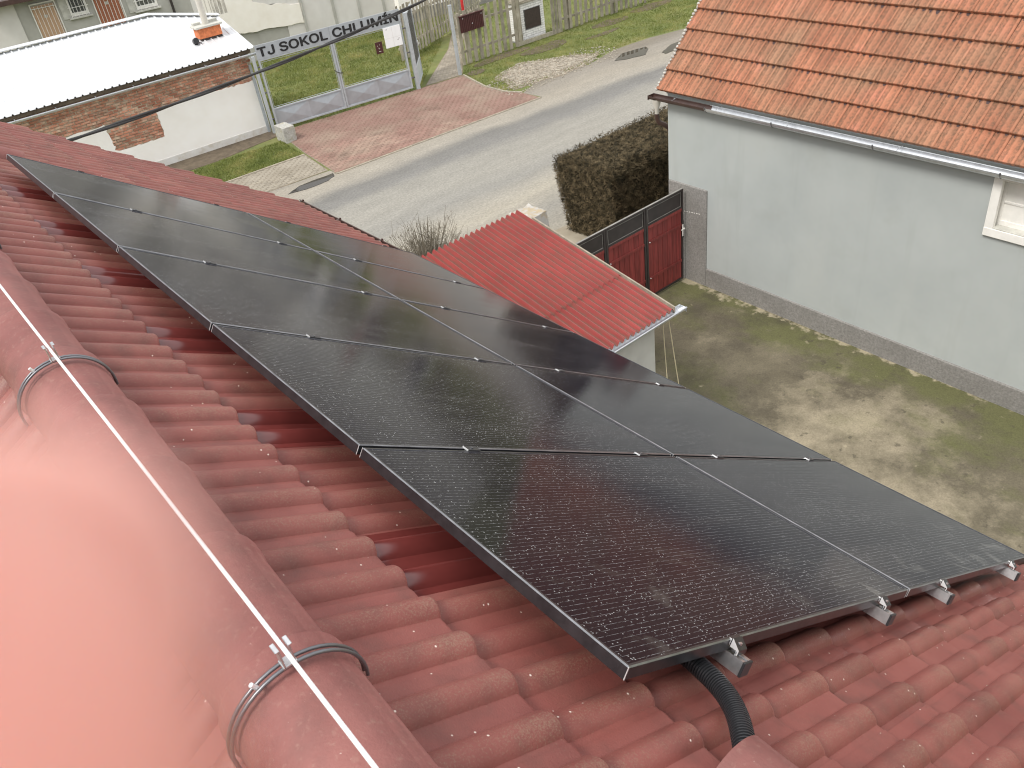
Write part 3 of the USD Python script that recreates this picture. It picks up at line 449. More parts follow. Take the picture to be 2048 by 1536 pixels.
for c in cand:
    side, j, k, v0, u0 = c; S = slope_mat(side); u0m = u0 if side > 0 else -u0 - 0.3
    T = np.eye(4); T[:3, 3] = (v0 + rng.normal(0, .0012), u0m + rng.normal(0, .0008), rng.normal(0, .0008)); rz = rng.normal(0, .0022); T[:2, :2] = [[1, -rz], [rz, 1]]
    T = S @ T; cen = (T @ [-0.17, 0.15, -0.13, 1])[:3]; X, Y, Zd = px(cen)
    hid = side > 0 and 0.12 < v0 - 0.0 and v0 - 0.35 > 0.02 and v0 < 3.5 and u0 > 0.05 and u0 + 0.3 < 5.75
    onscreen = Zd > 0.2 and -140 < X < 2190 and -140 < Y < 1690
    if side < 0 and j > 5: onscreen = False
    score = Zd if (onscreen and not hid) else 999 + Zd
    vis.append((score, c, T))
vis.sort(key=lambda a: a[0])
nt = 0
for score, c, T in vis:
    side, j, k, v0, u0 = c
    if side > 0 and j == 1 and k in metal_cols and u0 <= 5.9: continue
    m0 = tv[(j * 7 + k * 3) % 3]
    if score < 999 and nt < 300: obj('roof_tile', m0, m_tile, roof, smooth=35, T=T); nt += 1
    else:
        q = m0.copy(); q.apply_transform(T); rest[side].append(q)
obj('roof_tile_field', cat_(rest[1] + rest[-1]), m_tile, roof, smooth=35, kind='stuff')
# pressed metal tiles over the roof hooks
for k in sorted(metal_cols):
    u0 = -0.03 + 0.30 * k
    if u0 > 5.9: continue
    q = tv[0].copy(); q.vertices[:, 2] += 0.004; T = np.eye(4); T[:3, 3] = (A_NOSE + GA, u0, 0.001)
    obj('metal_tile', q, m_metaltile, roof, smooth=40, T=RM @ T, label='glossy dark red pressed metal tile')
# ridge caps, wide far end lapping over the next one
def cap_mesh(L=0.455):
    n = 17; V = []; secs = [(0.0, 0.122, 0), (L - 0.075, 0.131, 0), (L - 0.055, 0.136, 0), (L - 0.012, 0.138, 0), (L, 0.135, 0), (L, 0.126, 0)]
    for y, r, _ in secs:
        th = np.linspace(-0.08 * np.pi, 1.08 * np.pi, n); V.append(np.c_[-r * 1.04 * np.cos(th), np.full(n, y), r * np.sin(th) * 0.98])
    V = np.vstack(V); F = []
    for i in range(len(secs) - 1):
        for j in range(n - 1): a = i * n + j; F += [(a, a + 1, a + n + 1), (a, a + n + 1, a + n)]
    m = trimesh.Trimesh(V, F, process=False)
    if m.face_normals[n // 2 * 2, 2] < 0: m.invert()
    return m
RZ = 6.474
cap = cap_mesh()
for i in range(-8, 22):
    y = 0.385 + 0.412 * i - 0.455
    T = np.eye(4); T[:3, 3] = (RIDGE_X + rng.normal(0, .002), y + 0.0, RZ + 0.002 * (i % 2)); T[1, 2] = 0; T[2, 1] = -0.012
    if y > YF - 0.3: continue
    obj('ridge_cap', cap, m_cap, house, smooth=40, T=T)
# hooded vent tiles: half-round hood, open end at u, closing towards d
def hood(u, v, d=(0, -1), L=0.30, W=0.11, H=0.10):
    n, k = 19, 12; V = []; d = np.array(d, float); d /= np.linalg.norm(d); e = np.array([d[1], -d[0]])
    for i in range(k):
        s = i / (k - 1); r = 1.0 if s < .35 else math.sqrt(max(0.0, 1 - ((s - .35) / .65) ** 2.4)) + .02
        for j in range(n):
            th = math.pi * j / (n - 1); p = np.array([v, u]) + d * L * s + e * W * (.55 + .45 * r) * math.cos(th) * (1 if s < .8 else r + .3)
            V.append((p[0], p[1], -0.165 + (H * r + .012) * math.sin(th) ** 0.9))
    F = []
    for i in range(k - 1):
        for j in range(n - 1): a = i * n + j; F += [(a, a + 1, a + n + 1), (a, a + n + 1, a + n)]
    m = trimesh.Trimesh(V, F, process=False)
    if m.face_normals[n * 2 + n][2] < 0: m.invert()
    m.apply_transform(RM); return m
obj('vent_hood', hood(-0.232, 0.19), m_cap, house, smooth=50, label='smooth pink-red vent hood that takes the black conduit')
obj('vent_hood', hood(6.45, 0.27, (-1, 0)), m_cap, house, smooth=50, label='smooth red vent hood past the far corner of the solar array')
# gutter along the eave
def gutter_prof(cx, cz, r, n=13, lip=0.009): 
    th = np.linspace(np.pi, 2 * np.pi, n); o = np.c_[cx + r * np.cos(th), cz + r * np.sin(th)]; i_ = np.c_[cx + (r - .004) * np.cos(th[::-1]), cz + (r - .004) * np.sin(th[::-1])]
    bead = [(cx + r + lip * math.cos(a), cz + lip * math.sin(a) + lip * .3) for a in np.linspace(-np.pi * .6, np.pi * .9, 7)]
    return np.vstack([o, bead, i_])
ge = hz(-0.19, 4.03)
obj('gutter', strip(gutter_prof(ge[0] + 0.035, ge[2] - 0.005, 0.07), [YN, YF + 0.05], True), m_brownmetal, house, smooth=40)
for y in np.arange(-2.4, 9.0, 0.95):
    obj('gutter_bracket', cat_([box(ge[0] - .04, ge[0] + .115, y - .012, y + .012, ge[2] + .008, ge[2] + .012), cbox(ge[0] + .103, ge[0] + .122, y - .012, y + .012, ge[2] - .03, ge[2] + .02, .002)]), m_brownmetal, house)

# ------------------------------------------------------------------ solar array
PW, PH, PT = 1.134, 1.762, 0.035
def frame_mesh(W, H, T, lip=0.013, c=0.0034):
    def ring(i, z): return np.array([(i, i, z), (H - i, i, z), (H - i, W - i, z), (i, W - i, z)], float)
    R_ = [ring(0.022, -T), ring(0, -T), ring(0, -c), ring(c, 0), ring(lip - c, 0), ring(lip, -c), ring(lip, -0.006)]; V = np.vstack(R_); F = []
    for k in range(len(R_) - 1):
        for j in range(4):
            a, b = 4 * k + j, 4 * k + (j + 1) % 4; F += [(a, b, b + 4), (a, b + 4, a + 4)]
    return trimesh.Trimesh(V, F, process=False)
fm = frame_mesh(PW, PH, PT)
ei = np.arange(16, 24); edge_ring = trimesh.Trimesh(fm.vertices[8:16], fm.faces[16:24] - 8, process=False); fm = trimesh.Trimesh(fm.vertices, np.delete(fm.faces, ei, 0), process=False)
if edge_ring.face_normals[:, 2].mean() < 0: edge_ring.invert()
if fm.face_normals[np.argmax(fm.triangles_center[:, 2])][2] < 0: fm.invert()
gm = box(0.012, PH - 0.012, 0.012, PW - 0.012, -0.0075, -0.0022)
# the sawn mitre of each frame corner shows bare metal
mit = []
for (x, y) in ((0, 0), (PH, 0), (PH, PW), (0, PW)):
    sx, sy = (1 if x == 0 else -1), (1 if y == 0 else -1)
    mit.append(cbox(x - sx * 0.0006, x + sx * 0.0016, y - sy * 0.0006, y + sy * 0.0016, -PT, -0.0012, .0003))
ordn = ['first', 'second', 'third', 'fourth', 'fifth']
for r_ in range(2):
    for i in range(5):
        M = RM.copy(); M[:3, 3] = R0 + VD * (0.0 if r_ == 0 else 1.781) + np.array([0, 0.0 + 1.154 * i, 0])
        row = 'in row nearest the ridge' if r_ == 0 else 'in row nearest the eave'
        extra = {(0, 0): ', above the conduit'}.get((r_, i), '')
        s = thing('solar_panel', f'{ordn[i]} black solar panel from the near end, {row}{extra}', 'solar panel', M=M, group='solar panels in two rows on the roof')
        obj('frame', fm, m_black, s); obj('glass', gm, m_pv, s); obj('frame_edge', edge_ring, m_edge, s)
        for q in mit: obj('frame_joint', q, m_alucut, s)
rv = [0.475, 1.507, 2.165, 3.205]
rlab = ['aluminium rail under the panels nearest the ridge, end beside the conduit', 'aluminium rail with its end just left of the middle seam of the array', 'aluminium rail with its end just right of the middle seam of the array', 'aluminium rail nearest the eave, end below the right corner of the array']
for q, v in enumerate(rv):
    M = RM.copy(); M[:3, 3] = R0 + VD * v + NV * (-PT - 0.0015)
    t = thing('mounting_rail', rlab[q], 'rail', M=M, group='rails that carry the solar panels')
    pr = [(-.02, 0), (-.02, -.042), (.02, -.042), (.02, 0), (.007, 0), (.007, -.008), (-.007, -.008), (-.007, 0)]
    ral = trimesh.creation.extrude_polygon(Polygon(pr), 5.84, engine='earcut'); ral.apply_transform(np.array([[1, 0, 0, 0], [0, 0, 1, -0.052], [0, 1, 0, 0], [0, 0, 0, 1.0]]))
    if ral.volume < 0: ral.invert()
    obj('rail', ral, m_alu, t); obj('end_cap', cbox(-.0215, .0215, -.060, -.052, -.0435, .001, .002), m_blackplastic, t); obj('end_cap', cbox(-.0215, .0215, 5.788, 5.796, -.0435, .001, .002), m_blackplastic, t)
    for (y, sgn) in ((0.0, -1), (5.752, 1)):           # Z shaped end clamps
        zc = [(0.0045, .0385), (0.0045, .0405), (-.0035, .0405), (-.0035, .006), (-.030, .006), (-.030, .002), (-.030, .0025), (-.0345, .0025), (-.0345, -0.0) ] 
        h = PT + 0.0015; Zp = [(.007, h + .0005), (.007, h + .0035), (-.0045, h + .0035), (-.0045, .016), (-.028, .016), (-.028, .004), (-.031, .004), (-.031, .019), (-.0015, .019), (-.0015, h + .0005)]
        c = trimesh.creation.extrude_polygon(Polygon(Zp), 0.044, engine='earcut'); V = c.vertices.copy(); c.vertices = np.c_[V[:, 2] - .022, y + (-sgn) * V[:, 0] * 1.0 + 0, V[:, 1]]
        if c.volume < 0: c.invert()
        obj('end_clamp', c, m_black, t); e = c.copy(); e.vertices[:, 0] = np.where(e.vertices[:, 0] > 0, -.0222, -.0236); obj('clamp_edge', e, m_alucut, t)
        bl = trimesh.creation.cylinder(.0065, .012, sections=12); bl.apply_translation([0, y + sgn * .016, .026]); b2 = trimesh.creation.cylinder(.003, .03, sections=8); b2.apply_translation([0, y + sgn * .016, .012]); obj('bolt', cat_([bl, b2]), m_alu, t)
    for i in range(1, 5):
        y = 1.154 * i - 0.01; h = PT + 0.0015
        obj('mid_clamp', cat_([cbox(-.028, .034, y - .017, y + .017, h + .0006, h + .0042, .0012), box(-.028, .034, y - .006, y + .006, 0, h + .001)]), m_blackplastic, t)
        obj('clamp_edge', cbox(-.0295, -.0277, y - .016, y + .016, h - .002, h + .0044, .0005), m_alucut, t)
        bl = trimesh.creation.cylinder(.0055, .004, sections=12); bl.apply_translation([0, y, h + .006]); obj('bolt', bl, m_steel, t)
    for y in np.arange(0.72, 5.7, 0.9):                # flat hooks coming out between the tiles
        obj('roof_hook', cat_([cbox(-.016, .016, y - .016, y + .016, -.06, -.042, .002), cbox(-.15, .016, y - .016, y + .016, -.066, -.06, .002), cbox(-.15, -.144, y - .016, y + .016, -.085, -.06, .002)]), m_steel, t)
# corrugated conduit
CP = np.array([(0.62, 0.45, -0.075), (0.30, 0.41, -0.08), (0.055, 0.385, -0.085), (-0.06, 0.365, -0.088), (-0.15, 0.305, -0.090), (-0.215, 0.235, -0.098), (-0.265, 0.195, -0.112), (-0.33, 0.19, -0.125)])
from scipy.interpolate import CubicSpline
ss = np.r_[0, np.cumsum(np.linalg.norm(np.diff(CP, axis=0), axis=1))]; cs = CubicSpline(ss, CP); pitch = 0.0085; K = int(ss[-1] / pitch); pts, rad = [], []
for i in range(K):
    for f, r in ((0, .0225), (.15, .0280), (.55, .0280), (.7, .0225)): pts.append(cs((i + f) * pitch)); rad.append(r)
pts = np.array(pts); W3 = R0 + pts[:, [1]] * VD + pts[:, [0]] * np.array([0, 1.0, 0]) + pts[:, [2]] * NV
obj('corrugated_conduit', tube(W3, rad, 18), m_blackplastic, smooth=50, label='black corrugated conduit running from under the solar array to the vent hood', cat='conduit')

# ------------------------------------------------------------------ lightning conductor on the ridge
lc = thing('lightning_conductor', 'bright aluminium lightning wire held above the ridge by two steel straps', 'lightning conductor')
WX, WZ = -0.6, 6.663
ys = np.linspace(-3.3, 9.1, 60); obj('wire', tube(np.c_[WX + 0.002 * np.sin(ys * 1.7), ys, WZ + 0.004 * np.sin(ys * 2.3 + 1)], 0.0046, 10), m_wire, lc, smooth=60)
for y in (0.305, 1.90, 3.55, 5.2, 6.85, 8.5):
    for dy in (-0.008, 0.008):
        th = np.linspace(-0.05 * np.pi, 1.05 * np.pi, 25); obj('strap', tube(np.c_[RIDGE_X + 0.149 * np.cos(th), np.full(25, y + dy), RZ + 0.145 * np.sin(th)], 0.0042, 8), m_steel, lc, smooth=60)
    zt = RZ + 0.147
    obj('clamp', cat_([cbox(WX - .015, WX + .015, y - .013, y + .013, zt - .002, zt + .004, .001), cbox(WX - .013, WX - .009, y - .013, y + .013, zt, WZ + .010, .001), cbox(WX + .009, WX + .013, y - .013, y + .013, zt, WZ + .010, .001), cbox(WX - .018, WX - .009, y - .013, y + .013, WZ + .008, WZ + .011, .001), cbox(WX + .009, WX + .018, y - .013, y + .013, WZ + .008, WZ + .011, .001)]), m_alu, lc)
    a = math.radians(112); bb = trimesh.creation.cylinder(.005, .022, sections=8); bb.apply_transform(trimesh.transformations.rotation_matrix(-math.radians(22), [0, 1, 0])); bb.apply_translation([RIDGE_X + .155 * math.cos(a), y, RZ + .153 * math.sin(a)])
    obj('bolt', bb, m_alucut, lc)

# ------------------------------------------------------------------ neighbour's house
NO, NY = (9.95, 7.76, 0.0), math.atan2(-0.03, 0.99955)
nh = thing('neighbour_house', 'blue-grey rendered house on the right under a steep orange tile roof', 'house', NO, NY)
EZ, EX, NS = 3.46, -0.105, math.radians(46.9)
YB = -11.0
obj('wall', cat_([box(0.25, 7.0, YB, 0.03, 0.37, 3.45), box(0, .25, YB, -5.61, .37, 3.45), box(0, .25, -4.58, .03, .37, 3.45), box(0, .25, -5.61, -4.58, .37, 2.50), box(0, .25, -5.61, -4.58, 3.25, 3.45), box(0.002, 6.998, 0.03, 0.89, 1.86, 3.448)]), m_nwall, nh)
gab = trimesh.creation.extrude_polygon(Polygon([(0.02, 0), (6.98, 0), (3.5, 3.5 * math.tan(NS) - 0.05)]), 0.3, engine='earcut'); gab.apply_transform(np.array([[1, 0, 0, 0], [0, 0, -1, 0.88], [0, 1, 0, 3.43], [0, 0, 0, 1.0]])); obj('gable', gab, m_nwall, nh)
obj('plinth', cat_([cbox(-0.028, 7.0, YB, 0.0, -0.1, 0.372, .012), cbox(-0.030, 6.9, 0.0, 0.875, -0.1, 1.868, .01)]), m_plinth, nh)
for k in range(7): obj('chalk_mark', cbox(-0.0335, -0.031, .50 - .055 * k, .475 - .055 * k - rng.uniform(0, .012), 1.36 + .006 * k, 1.372 + .006 * k, .0005), m_white, nh)
# window with its deep white surround
wn = obj('window', cat_([cbox(-.035, .03, -4.69, -4.58, 2.48, 3.30, .004), cbox(-.035, .03, -5.72, -5.61, 2.48, 3.30, .004), cbox(-.040, .03, -5.72, -4.58, 2.44, 2.55, .004), cbox(-.030, .03, -5.72, -4.58, 3.20, 3.30, .004)]), m_white, nh, label='white framed window under the gutter')
obj('reveal', cat_([cbox(.03, .14, -4.62, -4.58, 2.55, 3.2), cbox(.03, .14, -5.61, -5.57, 2.55, 3.2)]), m_white, wn)
obj('sash', cat_([cbox(.10, .145, -4.70, -4.62, 2.56, 3.2), cbox(.10, .145, -5.57, -5.49, 2.56, 3.2), cbox(.10, .145, -5.49, -4.70, 2.56, 2.63), cbox(.10, .145, -5.49, -4.70, 3.12, 3.2), cbox(.10, .145, -5.13, -5.06, 2.63, 3.12), cbox(.10, .14, -5.49, -4.70, 2.86, 2.89)]), m_white, wn)
obj('sill', cbox(-.03, .10, -5.57, -4.62, 2.55, 2.566), m_concslab, wn)
obj('shutter', cat_([cbox(.112, .135, -5.49, -5.13, 2.63, 3.12), cbox(.112, .135, -5.06, -4.70, 2.63, 3.12)]), m_white, wn)
# roof with every tile
LS = 5.25
fy = lambda s: (EX + s * math.cos(NS), EZ + s * math.sin(NS))
ux, uz = math.cos(NS), math.sin(NS)
RN = np.eye(4); RN[:3, 0] = (-ux, 0, -uz); RN[:3, 1] = (0, 1, 0); RN[:3, 2] = (-uz, 0, ux); RN[:3, 3] = (EX, 0, EZ)      # x down the slope
bd = cbox(-LS, -0.03, YB, 0.98, -0.07, -0.045); bd.apply_transform(RN)
bk = bd.copy(); bk.vertices[:, 0] = 2 * 3.5 - bk.vertices[:, 0]; bk.invert()
nroof = obj('roof', cat_([bd, bk]), m_under, nh)
def ntile():
    t = np.array([0, .008, .022, .034, .048, .060, .085, .098, .112, .125, .140, .168, .178, .190, .200]); h = 1.35 * np.array([.004, .015, .017, .013, .003, 0, 0, .003, .012, .013, .010, .001, .0, .004, .006])
    n = len(t); rows = [(-.40, -.042, 1), (-.012, .014, 1), (-.003, .011, .9), (0, .004, .8), (0, -.040, .6)]; V = np.vstack([np.c_[np.full(n, x) + (.006 * (h / .017) if k else 0), t - .2, z + h * s - .012] for k, (x, z, s) in enumerate(rows)]); F = []
    for i in range(len(rows) - 1):
        for j in range(n - 1): a = i * n + j; F += [(a, a + n, a + n + 1), (a, a + n + 1, a + 1)]
    m = trimesh.Trimesh(V, F, process=False)
    if m.face_normals[:10, 2].mean() < 0: m.invert()
    return m
nt0 = ntile(); nv, far = [], []
MW = trimesh.transformations.rotation_matrix(NY, [0, 0, 1]); MW[:3, 3] = NO
for j in range(14):
    for k in range(60):
        y = 1.045 - 0.2015 * k
        T = np.eye(4); T[:3, 3] = (-0.362 * j, y, rng.normal(0, .0016)); rz = rng.normal(0, .006); T[:2, :2] = [[1, -rz], [rz, 1]]; T[2, 0] = rng.normal(0, .003); T = RN @ T
        c = (MW @ T @ [-.15, -.1, 0, 1])[:3]; X, Y, Zd = px(c); nv.append(((Zd if (-60 < X < 2110 and -70 < Y < 1600) else 999 + Zd), T))
nv.sort(key=lambda a: a[0])
for k, (s, T) in enumerate(nv):
    if s < 999 and k < 300: obj('roof_tile', nt0, m_ntile, nroof, smooth=45, T=T)
    else: q = nt0.copy(); q.apply_transform(T); q.apply_translation([0, -1.045, 0]); far.append(q)
TF = np.eye(4); TF[1, 3] = 1.045; obj('roof_tile_field', cat_(far), m_ntile, nroof, smooth=45, kind='stuff', T=TF)
vm = []
for k in range(90):
    s = LS * k / 90; a = fy(s); b = trimesh.creation.icosphere(1, 1.0); b.vertices *= rng.uniform(.018, .034, 3); b.apply_translation([a[0] + .01, 1.05 + rng.normal(0, .006), a[1] - .012]); vm.append(b)
obj('verge_mortar', cat_(vm), m_mortar, nh)
obj('soffit', cbox(-0.02, 0.02, YB, 0.9, 3.38, 3.47), m_nwall, nh)
gx, gz = -0.115, 3.345
gt = obj('gutter', strip(gutter_prof(gx, gz, 0.078), [YB, -0.06], True), m_zinc, nh, smooth=40)
gb = obj('brown_gutter', strip(gutter_prof(gx, gz - .004, 0.072), [-0.10, 1.17], True), m_brownmetal, nh, smooth=40)
obj('end_plate', cbox(gx - .075, gx + .075, 1.165, 1.172, gz - .072, gz + .004), m_brownmetal, gb)
hp = []
th = np.linspace(0, 2 * np.pi, 17)[:-1]
hop = trimesh.creation.revolve(np.array([(.072, 0), (.068, -.05), (.034, -.17), (.032, -.27), (0.03, -.27), (.03, -.17), (.062, -.05), (.07, 0)]), sections=18); hop.apply_translation([gx, 1.03, gz - .055]); obj('hopper', hop, m_flue, gb, smooth=40)
obj('downpipe', tube([(gx, 1.03, gz - .30), (gx, 1.03, gz - .38), (gx + .03, 1.02, gz - .46), (gx + .14, .99, gz - .53), (gx + .22, .965, gz - .60), (gx + .25, .955, gz - .72), (gx + .25, .955, 0.05)], .042, 14), m_brownmetal, nh, smooth=50)
for y in (-0.08, -1.35, -3.0, -4.7, -6.5): obj('gutter_bracket', cat_([tube([(gx + .082 * math.cos(a), y, gz + .082 * math.sin(a)) for a in np.linspace(math.pi, 2 * math.pi, 9)], .004, 6), cbox(gx - .085, gx - .076, y - .01, y + .01, gz - .02, gz + .016, .001)]), m_steel, nh)
for y in (0.62, -0.30, -1.62, -3.35): obj('gutter_hook', cat_([tube([(gx - .078, y, gz + .008), (gx, y, gz + .022), (gx + .085, y, gz + .03)], .004, 6), cbox(gx - .02, gx + .0, y - .008, y + .008, gz + .016, gz + .035, .001)]), m_zinc, nh)

# ------------------------------------------------------------------ red yard gate
rg = thing('yard_gate', 'dark red boarded yard gate in a dark steel frame beside the grey house', 'gate', (9.86, 8.24, 0), math.pi)
def leaf(x0, x1, first):
    H = 1.83
    obj('frame', cat_([cbox(x0, x0 + .045, -.025, .025, .05, H), cbox(x1 - .045, x1, -.025, .025, .05, H), cbox(x0 + .045, x1 - .045, -.024, .024, H - .045, H), cbox(x0 + .045, x1 - .045, -.023, .023, 1.46, 1.505), cbox(x0 + .045, x1 - .045, -.022, .022, .05, .09)]), m_gateframe, rg)
    obj('top_panel', box(x0 + .045, x1 - .045, -.006, .006, 1.505, H - .045), m_gateframe, rg)
    obj('edging', cat_([cbox(x0 + .055, x1 - .055, .0065, .014, 1.511, 1.522, .001), cbox(x0 + .055, x1 - .055, .0065, .014, H - .062, H - .052, .001), cbox(x0 + .055, x0 + .064, .0065, .013, 1.522, H - .062, .001), cbox(x1 - .064, x1 - .055, .0065, .013, 1.522, H - .062, .001), box(x0, x1, -.018, .018, H, H + .002)]), m_gateedge, rg)
    n = 7; w_ = (x1 - x0 - .09) / n
    for k in range(n):
        a = x0 + .045 + k * w_; obj('board', cbox(a + .002, a + w_ - .002, -.012 + rng.uniform(-.0015, .0015), .010 + rng.uniform(-.002, .002), .09, 1.46, .003), m_gatered, rg)
    for z in (.42, 1.13, 1.42): obj('batten', cbox(x0 + .05, x1 - .05, .012, .026, z, z + .055, .003), m_gatered, rg)
    for z in (.45, 1.16):
        b = trimesh.creation.icosphere(1, .012); b.apply_translation([x1 - .07, .03, z]); obj('bolt_head', b, m_alucut, rg)
for k, (a, b) in enumerate(((0.0, 0.965), (0.975, 1.935), (1.94, 2.90))): leaf(a, b, k == 0)
obj('handle', cat_([cbox(.012, .045, .026, .034, .93, 1.16, .004), cbox(.0, .022, .034, .060, 1.07, 1.09, .004), cbox(.0, .10, .052, .064, 1.068, 1.09, .004)]), m_white, rg)
obj('lock_box', cbox(-.012, .03, -.03, .024, .88, 1.22), m_gateframe, rg)
# gate pillar
gpil = trimesh.creation.box([0.46, 0.46, 2.62]); gpil = gpil.subdivide().subdivide().subdivide().subdivide(); gpil.apply_translation([0, 0, 1.31]); v = gpil.vertices
dsp = (meshkit.fbm(v * 7, 4, 3) - .5) * 0.05; dsp2 = (meshkit.fbm(v * 9, 4, 8) - .5) * 0.08; top = np.clip((v[:, 2] - 2.2) / .4, 0, 1)
v[:, :2] *= (1 - .10 * top[:, None] * meshkit.fbm(v * 5, 3, 5)[:, None] * 2); v[:, 2] += dsp2 * (v[:, 2] > 2.6); v[:, 0] += dsp * (.2 + top); v[:, 1] += dsp * (.2 + top); gpil.vertices = v
pl = thing('gate_pillar', 'crumbling rendered gate pillar behind the red corrugated shed roof', 'pillar', (6.52, 8.42, 0))
obj('shaft', gpil, m_pillar, pl, smooth=50); obj('hinge_bar', cbox(.20, .30, -.1, -.06, 1.75, 2.16), m_gateframe, pl)

# ------------------------------------------------------------------ shed
sh = thing('shed', 'small pale shed with red corrugated lean-to roof beside the solar array', 'shed')
SX0, SX1, SY0, SY1, SZ0, SZ1 = 2.87, 6.10, 5.20, 8.06, 2.345, 2.905
sl = (SZ1 - SZ0) / (SY1 - SY0); zz = lambda y: SZ0 + sl * (y - SY0)
obj('wall', trimesh.convex.convex_hull(np.array([(x, y, z) for x in (SX0, 5.86) for (y, z) in ((SY0 + .10, 0), (SY0 + .10, zz(SY0 + .10) - .06), (SY1 - .05, 0), (SY1 - .05, zz(SY1) - .07))])), m_shedwall, sh)
def corr(x0, x1, y0, y1, dz, pitch=.0935, amp=.025):
    xs = np.arange(x0, x1 + 1e-6, pitch / 8); h = amp * np.cos(2 * np.pi * (xs - x0) / pitch); ys_ = [y0, y0 + .004, y1]; n = len(xs); V = []
    for dzk in (0, -.004):
        for y in ys_: V.append(np.c_[xs, np.full(n, y), zz(y) + dz + h + dzk])
    V = np.vstack(V); F = []
    for lay, base in ((0, 0), (1, 3 * n)):
        for i in range(2):
            for j in range(n - 1):
                a = base + i * n + j; q = [(a, a + 1, a + n + 1), (a, a + n + 1, a + n)]; F += q if lay == 0 else [t[::-1] for t in q]
    for j in range(n - 1): F += [(j, 3 * n + j, 3 * n + j + 1), (j, 3 * n + j + 1, j + 1)]
    return trimesh.Trimesh(V, F, process=False)
obj('roof_sheet', corr(SX0, SX1, SY0 - .03, 6.22, 0), m_shedroof, sh, smooth=60); obj('roof_sheet', corr(SX0, SX1, 6.06, SY1, .012), m_shedroof, sh, smooth=60)
vb = [(SX1 + .012, SY0 - .02), (SX1 + .012, SY1)]
obj('verge_strip', trimesh.convex.convex_hull(np.array([(x, y, zz(y) + dz) for x in (SX1 + .003, SX1 + .024) for y in (SY0 - .02, SY1 - .25) for dz in (-.06, .020)])), m_kerb, sh)
g2 = strip(gutter_prof(0, 0, .062), [0, 3.42], True); V = g2.vertices.copy(); g2.vertices = np.c_[V[:, 1] + 2.82, SY0 - .045 - V[:, 0], V[:, 2] + SZ0 - .02]
obj('gutter', g2, m_zinc, sh, smooth=40); obj('gutter_end', cbox(6.236, 6.242, SY0 - .108, SY0 + .018, SZ0 - .08, SZ0 - .018, .001), m_zinc, sh)
for (a, b, lab) in (((5.93, 5.22, 2.20), (5.80, 4.95, 0.02), 'left of two thin pale ropes hanging from the shed gutter'), ((5.99, 5.18, 2.26), (6.16, 4.98, 0.02), 'right of two thin pale ropes hanging from the shed gutter')):
    t = np.linspace(0, 1, 8)[:, None]; obj('rope', tube(np.array(a) * (1 - t) + np.array(b) * t, .006, 6), m_rope, label=lab, cat='rope', group='ropes at the shed corner')

